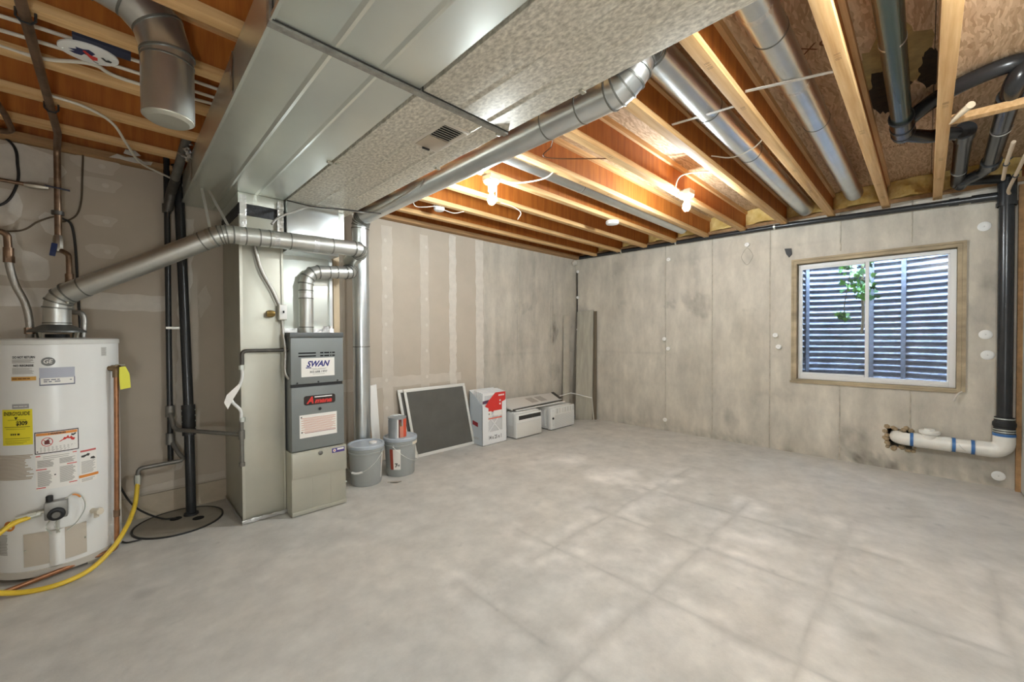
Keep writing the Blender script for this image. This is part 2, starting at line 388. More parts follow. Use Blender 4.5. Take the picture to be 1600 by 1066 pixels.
# back side of the wall, so that no sky leaks in
mb.add([(X1+D, y, z) for z in (0, WZ0, WZ1, WT) for y in (Y0-.3, WY0, WY1, Y1+.3)], [(0, 1, 5, 4), (1, 2, 6, 5), (2, 3, 7, 6), (4, 5, 9, 8), (6, 7, 11, 10), (8, 9, 13, 12), (9, 10, 14, 13), (10, 11, 15, 14)])
wr = structure('wall_right', mb, concrete_wall)
paint(wr, lambda x, y, z: conc(y, z, 1.0, SEAMS, BL), (0, 0, 0))
for c in SEAMS[2:]:
    for z0, z1 in (((0, WT),) if not (WY0-.05 < c < WY1+.05) else ((0.41 if HY0 < c < HY1 else 0, WZ0-.02), (WZ1+.06, WT))):
        m_ = MB(); n = 14
        pts = [(X1-.002, c+.004*fbm(z0+i, c), z0+(z1-z0)*i/n) for i in range(n+1)]
        for i in range(n): m_.hexa([(X1, pts[i][1]-.006, pts[i][2]), (X1-.005, pts[i][1], pts[i][2]), (X1-.005, pts[i][1]+.001, pts[i][2]), (X1, pts[i][1]+.007, pts[i][2]), (X1, pts[i+1][1]-.006, pts[i+1][2]), (X1-.005, pts[i+1][1], pts[i+1][2]), (X1-.005, pts[i+1][1]+.001, pts[i+1][2]), (X1, pts[i+1][1]+.007, pts[i+1][2])])
        build('form_seam', m_, M('seam concrete', (188, 179, 163), .9, var=.2, vscale=20), wr)
# broken mortar lip round the drain hole
mb = MB()
for k in range(26):
    t = k/26*4; e = int(t); q = t-e
    y, z = [(HY0+q*(HY1-HY0), HZ0), (HY1, HZ0+q*(HZ1-HZ0)), (HY1-q*(HY1-HY0), HZ1), (HY0, HZ1-q*(HZ1-HZ0))][e]
    y += random.uniform(-.02, .02); z += random.uniform(-.02, .02); s = random.uniform(.012, .028)
    mb.lathe([(0, -.008), (s, -.006), (s*.6, .012), (0, .016)], X1, y, z, 6, axis=(-1, random.uniform(-.2, .2), random.uniform(-.2, .2)))
build('broken_mortar', mb, M('rough mortar', (172, 150, 118), .95, var=.3, vscale=30, bump=.8), wr, kind='stuff')
mb = MB().box(X1+D-.01, HY0-.02, HZ0-.02, X1+D, HY1+.02, HZ1+.02); build('hole_backing', mb, hole_m, wr)

# back wall: taped drywall up to X 3.33, bare concrete beyond
mb = MB(); XD = 3.327
mb.box(X0, Y1-.012, .165, 1.55, Y1+.1, 2.50); mb.box(1.55, Y1-.012, .012, XD, Y1+.1, 2.50)
wb = structure('wall_back', mb, drywall)
mb = MB().box(X0, Y1-.006, 0, 1.55, Y1+.05, .16); build('bottom_strip', mb, M('bottom strip board', (186, 172, 150), .85, var=.15, vscale=6), wb)
mb = grid_plane(rng(XD, X1+.1, .03), rng(0, WT, .03), lambda u, v: (u, Y1+.02, v)); mb.add([(X0, Y1+.22, 0), (X1+.3, Y1+.22, 0), (X1+.3, Y1+.22, 2.9), (X0, Y1+.22, 2.9)], [(0, 1, 2, 3)])
wbc = structure('wall_back_concrete', mb, concrete_wall)
BB = [(4.09, 1.7, .2, .06, .12), (4.74, 1.33, .08, .18, .22), (4.30, 1.95, .05, .5, .12), (3.95, 1.2, .12, .4, .08), (4.75, .75, .12, .14, .14), (4.72, 1.65, .05, .5, .14), (4.6, .35, .4, .12, .05), (4.15, 1.2, .25, .1, .08), (3.6, 1.3, .06, .5, .07)]
paint(wbc, lambda x, y, z: tuple(c*.93 for c in conc(x, z, 41.0, [3.99, 4.70], BB)), (0, 0, 0))
for c in (3.99, 4.70):
    m_ = MB().hexa([(c-.006, Y1+.02, 0), (c+.006, Y1+.02, 0), (c+.002, Y1+.015, 0), (c-.002, Y1+.015, 0), (c-.006, Y1+.02, WT), (c+.006, Y1+.02, WT), (c+.002, Y1+.015, WT), (c-.002, Y1+.015, WT)])
    build('form_seam', m_, MATS['seam concrete'], wbc)
YF = Y1-.012
def patch(name, poly, mat, t=.0012, wob=0):
    mb = MB(); out = []
    for i in range(len(poly)):
        a, b = poly[i], poly[(i+1) % len(poly)]; n = max(1, int(math.dist(a, b)/.04)) if wob else 1
        for k in range(n):
            x, z = inter(a[0], b[0], k/n), inter(a[1], b[1], k/n)
            out.append((x+wob*fbm(x*9, z*9, 1), YF, z+wob*fbm(x*9, z*9, 7)))
    mb.prism(out[::-1], (0, -t, 0)); return build(name, mb, mat, wb)
def strip(x0, x1, z0, z1, mat, wob=.012): return patch('tape_seam', [(x0, z0), (x1, z0), (x1, z1), (x0, z1)], mat, wob=wob)
strip(1.96, 2.08, .02, 2.44, mud2); strip(2.41, 2.52, .02, 2.42, mud2); strip(2.80, 2.90, .02, 2.48, mud, .02); strip(3.20, XD-.004, .02, 2.49, mud, .012)
strip(1.30, 1.55, .3, 2.3, mud2, .02)
patch('tape_seam', [(1.55, .76), (2.97, .765), (2.97, .86), (1.55, .88)], mud2, .0008, .01)
for x in (1.97, 2.46):
    for k in range(7):
        cz = .55+k*.29; patch('screw_spot', [(x+.03+.017*math.cos(a), cz+.02*math.sin(a)) for a in [i*PI/4 for i in range(8)]], mud, .0022)
# left part of the drywall behind the tank: seams, butterfly patches
patch('tape_seam', [(-1.5, 1.50), (.27, 1.485), (.27, 1.60), (-1.5, 1.64)], mud, .0012, .012)
patch('tape_seam', [(.30, .30), (.345, .30), (.40, 1.5), (.44, 2.2), (.36, 2.2), (.33, 1.5)], mud, .001, .02)
patch('tape_seam', [(-.01, .19), (.61, .175), (.61, .225), (.35, .235), (-.01, .21)], mud2, .001, .012)
for cx, cz, rx, rz in ((-.075, 2.46, .11, .065), (-.06, 2.335, .10, .055), (-.06, 2.09, .075, .045), (-.055, 1.885, .075, .06)):
    patch('mud_patch', [(cx+rx*math.cos(a)*(1+.25*math.sin(3*a+cx*9)), cz+rz*math.sin(a)*(1+.2*math.cos(2*a))) for a in [i*PI/9 for i in range(18)]], mud2, .001)
    patch('screw_spot', [(cx+.02+.018*math.cos(a), cz+.016*math.sin(a)) for a in [i*PI/4 for i in range(8)]], mud, .0022)
patch('mud_patch', [(-.62, 2.30), (-.30, 2.26), (-.23, 2.36), (-.27, 2.49), (-.62, 2.49)], mud, .001, .04)
patch('mud_patch', [(-.62, 1.98), (-.44, 2.0), (-.39, 2.10), (-.42, 2.2), (-.62, 2.2)], mud, .001, .04)
patch('mud_patch', [(-.62, 1.70), (-.32, 1.66), (-.30, 1.80), (-.41, 1.84), (-.42, 1.94), (-.62, 1.94)], mud, .001, .03)
patch('mud_patch', [(-.33, 1.97), (-.27, 1.95), (-.26, 2.10), (-.32, 2.1)], mud, .001, .03)
patch('mud_patch', [(.47, 1.45), (.53, 1.55), (.51, 1.7), (.45, 1.62)], mud2, .001, .02)
# top plates of the back wall
mb = MB().box(X0, Y1-.09, 2.505, X1, Y1+.06, 2.545); tp = structure('trim_1', mb, plate_m)
mb = MB().box(X0, Y1-.02, 2.545, X1+.2, Y1+.06, SUB); build('rim_board', mb, web_m, tp)
for poly in ([(-.02, 2.508), (.03, 2.512), (.10, 2.507), (.19, 2.512), (.20, 2.538), (.15, 2.530), (.12, 2.548), (.06, 2.532), (.02, 2.543)], [(.05, 2.555), (.10, 2.550), (.14, 2.565), (.11, 2.590), (.06, 2.585)]):
    mb = MB().prism([(x, Y1-.0905, z) for x, z in poly], (0, -.006, 0)); build('mud_splash', mb, mud, tp, bevel=.002)
# sill plate on the right wall
mb = MB().box(X1-.02, Y0-.1, WT, X1+.16, Y1+.1, WT+.035); ts = structure('trim_2', mb, plate_m)
mb = MB().box(X1+.10, Y0-.2, WT+.035, X1+.14, Y1+.1, SUB); build('rim_board', mb, web_m, ts)
# side wall at the right edge, left wall and the wall behind the camera
mb = MB().box(X0, Y0-.013, .012, X1-.018, Y0, 2.50); wsd = structure('wall_side', mb, M('pale drywall', (206, 203, 196), .85, var=.04, vscale=4))
mb = MB().box(X1-.055, Y0+.0, .0, X1-.018, Y0+.028, 2.50); build('corner_stud', mb, plate_m, wsd)
mb = MB().box(X0-.2, Y0-.12, 0, X1+.24, Y0-.0135, SUB); build('side_backing', mb, plate_m, wsd)
mb = MB().box(X0-.12, Y0-.1, 0, X0, Y1+.2, SUB); structure('wall_left', mb, drywall)
# ceiling: subfloor sheets, I-joists as its pieces
mb = MB().box(X0-.2, Y0-.2, SUB, X1+.3, Y1+.3, SUB+.03); ce = structure('ceiling', mb, osb_m)
for k, y in enumerate((1.20, 2.42, -.02)):
    mb = MB().box(X0, y-.0015, SUB-.0006, X1, y+.0015, SUB); build('sheet_gap', mb, hole_m, ce)
JY = [-.06, .278]+[.690+.4064*k for k in range(8)]
for y in JY:
    xe = X1+.09
    j = build('floor_joist', MB().box(X0, y-.006, JB+.036, xe, y+.006, SUB-.036), web_m, ce)
    build('bottom_flange', MB().box(X0, y-.029, JB, xe, y+.029, JB+.038), flange_m, j, bevel=.002)
    build('top_flange', MB().box(X0, y-.029, SUB-.038, xe, y+.029, SUB-.0005), flange_m, j)
    # printed grade stamps on the underside
    mb = MB(); x = .1+random.random()*.4
    while x < 4.9:
        if random.random() < .5:
            text(mb, random.choice(['||||  || |', '|| | |||', '| ||| ||', '||| |']), .028, lambda a, b, x=x: (x+a, y+b*.9, JB-.0006))
        x += random.uniform(.3, .7)
    if mb.v: build('grade_stamp', mb, M('stamp ink', (120, 84, 48), .7), j)
mb = MB()
text(mb, 'TXG', .1, lambda a, b: (2.52+b, .42-a, SUB-.0007), width=.2); text(mb, '23MMLU-9UBE', .05, lambda a, b: (4.3+b, .09-a, SUB-.0007), width=.3)
build('sheet_stamp', mb, M('board stamp ink', (120, 76, 36), .7), ce)

def blot(cx, cy, rx, ry, seed, mat, dz):
    P = [(cx+rx*math.cos(a)*(1+.45*fbm(3*math.cos(a)+seed, 3*math.sin(a), seed)), cy+ry*math.sin(a)*(1+.45*fbm(3*math.cos(a)+seed, 3*math.sin(a), seed+5)), SUB-dz) for a in [2*PI*i/40 for i in range(40)]]
    build('water_stain', MB().prism(P[::-1], (0, 0, -.0004)), mat, ce)
st1, st2 = M('dark mould stain', (52, 40, 26), .9, var=.5, vscale=30), M('olive water stain', (172, 150, 98), .85, var=.3, vscale=12)
blot(3.0, .12, .36, .14, 2.0, st2, .0006); blot(3.32, .17, .30, .09, 5.0, st1, .0012); blot(3.18, -.01, .22, .05, 9.0, st1, .0012)
# ------------------------------------------------------------------ window, window well and vine
win = thing('window_1', '', '', (X1+.06, .39, .84)); del win['label'], win['category']; win['kind'] = 'structure'
xf = X1+.05
mb = MB()      # weathered wooden buck lining the rough opening
mb.box(X1-.012, WY0, WZ0, X1+.22, WY0+.028, WZ1); mb.box(X1-.012, WY1-.028, WZ0, X1+.22, WY1, WZ1)
mb.box(X1-.012, WY0+.028, WZ1-.028, X1+.22, WY1-.028, WZ1); mb.box(X1-.012, WY0+.028, WZ0, X1+.22, WY1-.028, WZ0+.016)
build('wood_buck', mb, buck_m, win)
mb = MB()
mb.box(X1-.016, WY0-.026, WZ0-.01, X1+.012, WY0-.001, WZ1+.001); mb.box(X1-.016, WY1+.001, WZ0+.001, X1+.012, WY1+.018, WZ1+.001); mb.box(X1-.018, WY0-.026, WZ1+.002, X1+.012, WY1+.018, WZ1+.022); mb.box(X1-.016, WY0, WZ0-.022, X1+.012, WY1+.03, WZ0-.001)
build('buck_edge', mb, buck_m, win)
y0, y1, z0, z1 = WY0+.03, WY1-.035, WZ0+.018, WZ1-.036
mb = MB()
mb.box(xf, y0, z0, xf+.06, y0+.042, z1); mb.box(xf, y1-.020, z0, xf+.06, y1, z1); mb.box(xf, y0+.042, z1-.035, xf+.06, y1-.020, z1); mb.box(xf, y0+.042, z0, xf+.06, y1-.020, z0+.05)
build('window_frame', mb, vinyl_m, win, bevel=.003)
ym = .405
mb = MB().box(xf+.002, ym-.002, z0+.0501, xf+.05, ym+.026, z1-.0351); build('meeting_stile', mb, vinyl_m, win, bevel=.002)
sl = MB(); a, b, c, d = ym, y1-.020, z0+.05, z1-.035
sl.box(xf+.004, b-.016, c, xf+.03, b, d); sl.box(xf+.004, a+.03, c, xf+.03, b-.016, c+.022); sl.box(xf+.004, a+.03, d-.018, xf+.03, b-.016, d)
sash = build('sliding_sash', sl, vinyl_m, win, bevel=.002)
build('pane', MB().box(xf+.016, a+.02, c+.018, xf+.02, b-.012, d-.014), glass_m, sash)
build('pane', MB().box(xf+.036, y0+.038, z0+.046, xf+.04, ym+.01, z1-.031), glass_m, win)
mb = MB().box(xf+.03, y0+.042, z0+.05, xf+.034, y0+.054, z1-.035); build('glazing_bead', mb, vinyl_m, win)
mb = MB(); mb.tube(spline([(X1-.012, WY0-.005, WZ0-.005), (X1-.03, WY0+.02, WZ0-.03), (X1-.028, WY0+.045, WZ0-.09)], 6), .008, 8); build('caulk_curl', mb, mud, win)
# blackened rag of tar stuck above the window corner
mb = MB().prism([(X1, 1.10, 2.24), (X1, 1.04, 2.235), (X1, 1.035, 2.17), (X1, 1.06, 2.14), (X1, 1.085, 2.18)], (-.02, 0, 0)); tag(build('tar_lump', mb, rubber, org=(X1, 1.07, 2.14)), 'black lump of tar above the left corner of the window', 'tar')
# well
wt = thing('window_well', 'corrugated galvanized steel window well outside the basement window', 'window well', (X1+.6, .40, .55))
ns, pitch = 60, .068; zs = [.55+i*pitch/8 for i in range(int(2.35/(pitch/8)))]
mb = MB(); P = []
for i in range(ns+1):
    th = PI*i/ns
    for z in zs:
        rr = .012*math.sin(2*PI*z/pitch); P.append((X1+.24+(.62+rr)*math.sin(th)**.8, .40-(.80+rr)*math.cos(th), z))
nz = len(zs)
mb.add(P, [(i*nz+j, (i+1)*nz+j, (i+1)*nz+j+1, i*nz+j+1) for i in range(ns) for j in range(nz-1)])
build('corrugated_shell', mb, well_m, wt, angle=60)
for th in (1.28, 1.62, 2.45):
    c, s = -math.cos(th), math.sin(th)**.8; p = (X1+.24+.605*s, .40+.785*c); tx = Vector((.62*math.cos(th), .8*math.sin(th), 0)).normalized()*.02
    mb = MB(); nrm = Vector((-math.sin(th), math.cos(th), 0)).normalized()*.006
    mb.prism([(p[0]-tx.x, p[1]-tx.y, .56), (p[0]+tx.x, p[1]+tx.y, .56), (p[0]+tx.x, p[1]+tx.y, 2.85), (p[0]-tx.x, p[1]-tx.y, 2.85)], nrm); build('lap_strip', mb, well_m, wt)
mb = MB(); mb.add([(X1+.24, .4, .62)]+[(X1+.24+.62*math.sin(PI*i/24), .4-.8*math.cos(PI*i/24), .58+.03*random.random()) for i in range(25)], [(0, i+1, i+2) for i in range(24)])
o = build('gravel', mb, gravel_m, org=(X1+.5, .4, .58), kind='stuff'); tag(o, 'grey gravel at the bottom of the window well', 'gravel')
vine = thing('vine', 'green leafy vine hanging down inside the window well behind the left pane', 'plant', (X1+.5, .6, 1.4))
vs_ = [spline([(X1+.46, .60, 2.40), (X1+.44, .57, 2.1), (X1+.42, .60, 1.85), (X1+.45, .635, 1.6), (X1+.44, .63, 1.42)], 6), spline([(X1+.50, .45, 2.4), (X1+.48, .46, 2.1), (X1+.46, .50, 1.9), (X1+.47, .48, 1.7)], 6)]
for p in vs_: build('stem', MB().tube(p, .004, 6), stem_m, vine)
build('stem', MB().tube(spline([(X1+.62, .49, 2.3), (X1+.60, .50, 1.9), (X1+.6, .49, 1.5), (X1+.58, .50, 1.3)], 5), .014, 7), stem_m, vine)
LF = [(0, 0), (.12, .16), (.42, .1), (.30, .34), (.5, .55), (.22, .55), (0, 1), (-.22, .55), (-.5, .55), (-.30, .34), (-.42, .1), (-.12, .16)]
for k in range(76):
    if k < 66: c = Vector((X1+.44+random.uniform(-.06, .07), random.choice([.62, .47, .47, .50])+random.gauss(0, .05), random.uniform(1.66, 2.08)))
    else: c = Vector((X1+.44, .635+random.gauss(0, .03), 1.50+random.gauss(0, .035)))
    s = random.uniform(.045, .085); R_ = Matrix.Rotation(random.uniform(0, 6.3), 3, 'X') @ Matrix.Rotation(random.uniform(-.8, .8), 3, 'Z') @ Matrix.Rotation(random.uniform(-.6, .6), 3, 'Y')
    mb = MB(); mb.add([c+R_ @ Vector((.15*s*(abs(a)*2-b*b), a*s, (b-.3)*s)) for a, b in LF], [tuple(range(12))])
    build('leaf', mb, random.choice([leaf_m, leaf_m, leaf2_m]), vine)

# ------------------------------------------------------------------ bare bulbs on porcelain holders
def bulb_fixture(name, label, x, y, zt, drop, cat='light', lit=None):
    t = thing(name, label, cat, (x, y, zt), 'bare bulb ceiling lights')
    mb = MB().lathe([(0, 0), (.058, 0), (.060, -.010), (.052, -.020), (.030, -.026), (.027, -.030-drop), (.022, -.036-drop), (0, -.036-drop)], x, y, zt); build('lamp_holder', mb, white_pl, t)
    zb = zt-.036-drop
    mb = MB().lathe([(0, -.098), (.016, -.096), (.028, -.082), (.031, -.064), (.027, -.044), (.016, -.022), (.013, -.002), (0, 0)], x, y, zb, 20); build('bulb', mb, lit or bulb_glass, t)
    mb = MB(); mb.box(x-.05, y-.05, zt, x+.05, y+.05, zt+.038)
    build('junction_box', mb, galv_dk, t, bevel=.004)
    return t
b1 = bulb_fixture('ceiling_bulb', 'lit bare bulb in white holder near the round galvanized pipe', 2.03, 2.29, 2.462, .045)
mb = MB().tube(spline([(2.075, 2.29, 2.45), (2.085, 2.295, 2.42), (2.078, 2.29, 2.36), (2.085, 2.29, 2.32)], 5), .003, 6); build('pull_chain', mb, white_pl, b1)
b2 = bulb_fixture('ceiling_bulb', 'lit bare bulb under the joist nearer the window wall', 3.46, 1.425, 2.478, .0)
b3 = bulb_fixture('ceiling_bulb', 'lit bare bulb over the open floor at the near right, outside the frame', 1.50, -.40, 2.46, .0, lit=bulb_far)
for nm, lab, pts in (('bulb_cable', 'white cable arching from a joist to the bulb by the window', [(3.39, 1.46, 2.50), (3.33, 1.46, 2.53), (3.32, 1.40, 2.60), (3.40, 1.22, 2.60), (3.55, 1.10, 2.56)]),
                     ('bulb_cable', 'white cable running along the joist flange to the bulb by the window', [(3.40, 1.46, 2.515), (3.1, 1.545, 2.545), (2.7, 1.548, 2.55), (2.5, 1.535, 2.545)]),
                     ('bulb_cable', 'white cable looping from the bulb box by the round pipe to the next joist', [(2.08, 2.28, 2.48), (2.2, 2.18, 2.46), (2.3, 2.0, 2.47), (2.33, 1.91, 2.52)])):
    tag(build(nm, MB().tube(spline(pts, 8), .0055, 7), cable_w, org=pts[0]), lab, 'cable')
sd = thing('smoke_detector', 'round white smoke detector under a joist near the back corner', 'smoke detector', (3.76, 2.325, 2.5))
build('body', MB().lathe([(0, 0), (.066, 0), (.068, -.012), (.062, -.032), (.035, -.040), (0, -.040)], 3.76, 2.325, 2.50), white_pl, sd); build('vent_ring', MB().lathe([(.063, -.016), (.069, -.017), (.069, -.021), (.063, -.022)], 3.76, 2.325, 2.50), ac_g, sd)
jb = thing('ceiling_box', 'round white ceiling box without a lamp between the back joists', 'electrical box', (2.19, 3.22, 2.5))
build('box_body', MB().lathe([(0, .05), (.05, .05), (.052, 0), (.045, -.012), (.044, .04)], 2.19, 3.215, 2.49), white_pl, jb); build('cover', MB().lathe([(0, -.016), (.04, -.014), (.05, -.002), (0, 0)], 2.19, 3.215, 2.49), white_pl, jb)
for k, (pts, lab) in enumerate((([(2.15, 3.2, 2.51), (2.05, 3.25, 2.49), (1.98, 3.3, 2.5), (1.9, 3.2, 2.56)], 'tan cable leaving the round ceiling box towards the duct'), ([(2.23, 3.22, 2.5), (2.32, 3.16, 2.47), (2.42, 3.13, 2.5)], 'short tan cable end beside the round ceiling box'),
                       ([(2.5, 2.70, 2.5), (2.62, 2.66, 2.48), (2.68, 2.62, 2.43), (2.64, 2.62, 2.36)], 'loose grey cable end dangling between the back joists'), ([(1.95, 1.62, 2.52), (2.08, 1.75, 2.55), (2.1, 1.80, 2.50), (2.55, 1.58, 2.56)], 'thin brown wire strung between two joists near the pipe'))):
    tag(build('loose_cable', MB().tube(spline(pts, 7), .004, 6), cable_w if k != 3 else M('brown wire', (96, 66, 36), .6), org=pts[0]), lab, 'cable')

# ------------------------------------------------------------------ trunk ducts
ZD = 2.29
def trunk(name, label, x0, x1, y0, y1, joints, mat, ribs):
    t = thing(name, label, 'duct', ((x0+x1)/2, (y0+y1)/2, ZD))
    js = [y0]+joints+[y1]
    for a, b in zip(js[:-1], js[1:]):
        build('duct_section', MB().box(x0, a+.003, ZD, x1, b-.003, JB-.006), mat, t, bevel=.003)
        for rx in ribs:
            m_ = MB().prism([(rx-.014, a+.02, ZD), (rx, a+.02, ZD-.005), (rx+.014, a+.02, ZD)], (0, b-a-.04, 0)); build('stiffening_rib', m_, mat, t)
    for y in joints:
        m_ = MB(); m_.box(x0-.012, y-.006, ZD-.012, x1+.004, y+.022, ZD+.001); m_.box(x0-.012, y-.006, ZD+.0011, x0, y+.022, JB-.02); build('drive_cleat', m_, M('cleat metal', (170, 168, 160), .5, .7, var=.3, vscale=30), t)
        build('joint_gap', MB().box(x0-.003, y-.012, ZD-.003, x1+.002, y-.006, JB-.02), seam_dk, t)
    return t
t1 = trunk('return_duct', 'smooth rectangular galvanized trunk duct along the left of the pair', .363, .884, -1.3+.8, 3.905, [1.437], galv, [.545, .715])
t2 = trunk('supply_duct', 'speckled rectangular galvanized trunk duct with a register, right of the pair', .900, 1.374, -.5, 3.86, [1.437], galv_sp, [1.085, 1.24])
build('corner_bead', MB().box(.355, -.5, ZD-.003, .366, 3.9, ZD+.012), galv, t1)
for x, y in ((.875, 2.37), (.92, 2.36), (.872, 1.45), (1.35, 1.47), (1.365, 2.02), (1.36, .98)):
    c = build('hanger_clip', MB().box(x-.012, y-.010, ZD-.010, x+.016, y+.010, ZD), galv_dk, t2 if x > .89 else t1, bevel=.002)
for y, w in ((1.30, .05), (2.05, .05), (3.35, .07)):      # crumpled foil tape on the left side of the trunk
    m_ = MB(); P = [(.362-.004*random.random(), y+w*(i/5-.5)+random.uniform(-.008, .008), ZD+.03+(JB-ZD-.04)*j/7) for i in range(6) for j in range(8)]
    m_.add(P, [(i*8+j, (i+1)*8+j, (i+1)*8+j+1, i*8+j+1) for i in range(5) for j in range(7)]); build('foil_tape', m_, foil, t1)
m_ = MB()
for _ in range(40):
    c = Vector((.345, 3.33, 2.49))+Vector((random.gauss(0, .016), random.gauss(0, .04), random.gauss(0, .022))); m_.lathe([(0, -.006), (.012, -.003), (.009, .006), (0, .008)], c.x, c.y, c.z, 5, axis=(random.random()-.5, random.random()-.5, random.random()))
build('crumpled_foil', m_, foil, t1, kind='stuff')
# register in the supply trunk
rg = thing('air_register', 'beige metal register with a sliding damper in the speckled duct', 'vent', (1.17, 1.70, ZD))
x0, x1, y0, y1 = 1.085, 1.245, 1.555, 1.850; m_ = MB()
m_.box(x0, y0, ZD-.006, x1, y0+.025, ZD); m_.box(x0, y1-.025, ZD-.006, x1, y1, ZD); m_.box(x0, y0+.025, ZD-.006, x0+.025, y1-.025, ZD); m_.box(x1-.025, y0+.025, ZD-.006, x1, y1-.025, ZD)
beige = M('register beige', (206, 197, 182), .5, .1)
build('frame', m_, beige, rg, bevel=.002)
build('damper_plate', MB().box(x0+.02, y0+.155, ZD-.009, x1-.02, y1-.02, ZD-.004), M('damper tan', (186, 172, 152), .5, .2), rg, bevel=.001)
for k in range(7):
    yy = y0+.028+k*.0190; build('louver', MB().hexa([(x0+.02, yy, ZD-.008), (x1-.02, yy, ZD-.008), (x1-.02, yy+.004, ZD-.008), (x0+.02, yy+.003, ZD-.008), (x0+.02, yy+.008, ZD-.001), (x1-.02, yy+.008, ZD-.001), (x1-.02, yy+.012, ZD-.001), (x0+.02, yy+.012, ZD-.001)]), beige, rg)
build('dark_throat', MB().box(x0+.018, y0+.02, ZD-.0015, x1-.018, y0+.16, ZD-.0005), hole_m, rg)
build('lever', MB().box(1.15, y1-.020, ZD-.016, 1.19, y1-.010, ZD-.004), rubber, rg)

# ------------------------------------------------------------------ round pipes
def metal_pipe(name, label, pts, r, bend, gores=5, mat=None, seg=32, seams=(), cat='pipe', tape=(), loc=None):
    t = thing(name, label, cat, loc or tuple(pts[0])); p = fil(pts, bend, gores)
    build('pipe_wall', MB().tube(p, r, seg), mat or galv_pipe, t, angle=13 if seg > 26 else 17)
    def at(s):
        d = s
        for a, b in zip(p[:-1], p[1:]):
            L = (b-a).length
            if d <= L: return a+(b-a)*(d/L), (b-a).normalized()
            d -= L
        return p[-1], (p[-1]-p[-2]).normalized()
    for s in seams: c, d = at(s); band(t, 'pipe_seam', c, d, r-.001, .007, .003, seam_m)
    for s in tape: c, d = at(s); band(t, 'foil_tape', c, d, r-.001, .035, .0015, foil)
    acc = 0
    for i in range(1, len(p)-1):     # crimp lines between the gores of the elbows
        if (p[i+1]-p[i]).angle(p[i]-p[i-1]) > .1:
            d = ((p[i+1]-p[i]).normalized()+(p[i]-p[i-1]).normalized()); band(t, 'elbow_crimp', p[i], d, r*1.012, .008, .004, seam_m)
    return t
metal_pipe('round_duct', 'tall round galvanized pipe rising behind the buckets, then running beside the trunk duct',
           [(1.65, 3.72, .0), (1.65, 3.72, 2.415), (1.65, .92, 2.415), (1.70, .90, 2.62), (5.21, .90, 2.62)], .076, [.11, .13, .12], 5, seams=(.25, 1.2, 2.35, 4.68, 4.9, 6.1, 6.9), tape=())
metal_pipe('round_duct', 'round galvanized pipe lying in the joist bay nearer the black drain pipe', [(1.36, .485, 2.62), (4.98, .485, 2.62)], .068, .1, seams=(.7, 1.75), tape=(.5, 1.2))
metal_pipe('round_duct', 'long round galvanized pipe hidden in the joist bay above the first bulb', [(1.9, 2.11, 2.60), (5.0, 2.11, 2.60)], .062, .1, seams=(1.0,))
metal_pipe('takeoff_elbow', 'round galvanized elbow with an open end hanging above the water heater', [(-1.5, 2.105, 2.612), (.160, 2.105, 2.612), (.160, 2.105, 2.165)], .083, [.20], 3, seams=(1.38, 1.80), cat='duct')
o = bpy.data.objects['takeoff_elbow']
build('open_end', MB().lathe([(.0, .0), (.083, .0), (.080, .008), (.066, .018), (0, .022)], .160, 2.105, 2.170, 28, axis=(0, 0, -1)), galv_dk, o)
# flue of the water heater: rises from the draft hood, slants to an elbow and crosses in front of the plenum
flm = M('vent pipe metal', (206, 206, 200), .38, .9, var=.08, vscale=10)
fl = metal_pipe('heater_flue', 'slanting galvanized flue pipe from the water heater to the furnace vent', [(-.247, 3.56, 1.365), (-.247, 3.56, 1.535), (.50, 3.17, 1.965), (1.425, 3.17, 1.995), (1.425, 3.42, 1.93)], .058, [.10, .16, .075], 3, flm, seams=(.02, .30, .98, 1.1, 1.22, 1.30, 1.36, 1.49, 1.78, 2.0, 2.06), tape=(1.20, 1.40, 1.66), cat='flue')
for s in ((.33, 3.24, 1.92), (.43, 3.19, 1.965), (-.2, 3.475, 1.50)): build('sheet_screw', MB().sphere((s[0], s[1]-.02, s[2]), .008, 8, 6), galv_dk, fl)
metal_pipe('furnace_flue', 'crooked galvanized vent pipe rising from the top of the furnace', [(1.045, 3.33, 1.31), (1.045, 3.33, 1.795), (1.40, 3.33, 1.825), (1.425, 3.42, 1.87), (1.425, 3.42, 1.96)], .050, [.10, .085, .03], 3, flm, seams=(.06, .28, .34, .62, .68), tape=(.30,), cat='flue')

# ------------------------------------------------------------------ furnace, return drop, plenum
rd = thing('return_drop', 'tall galvanized return air duct standing left of the grey furnace', 'duct', (.74, 3.6, 0))
build('duct_body', MB().box(.612, 3.29, .012, .874, 3.905, 2.139), galv_dk, rd, bevel=.003)
build('corner_flange', MB().box(.606, 3.283, .012, .624, 3.292, 2.139), galv_dk, rd); build('corner_flange', MB().box(.864, 3.283, .012, .877, 3.292, 2.139), galv_dk, rd)
build('flexible_collar', MB().box(.606, 3.285, 2.139, .882, 3.905, 2.217), M('black canvas collar', (44, 44, 46), .55, bump=.5, bscale=30), rd, bevel=.006)
build('top_collar', MB().box(.603, 3.280, 2.217, .886, 3.905, ZD-.001), galv, rd, bevel=.002)
m_ = MB(); P = [(.60+.28*i/13, 3.276-.008*random.random(), .004+.026*j/2+.008*random.random()) for i in range(14) for j in range(3)]
m_.add(P, [(i*3+j, (i+1)*3+j, (i+1)*3+j+1, i*3+j+1) for i in range(13) for j in range(2)]); build('foil_tape', m_, foil, rd)
m_ = MB(); P = [(.604-.006*random.random(), 3.29+.6*i/13, .004+.026*j/2+.008*random.random()) for i in range(14) for j in range(3)]
m_.add(P, [(i*3+j, (i+1)*3+j, (i+1)*3+j+1, i*3+j+1) for i in range(13) for j in range(2)]); build('foil_tape', m_, foil, rd)
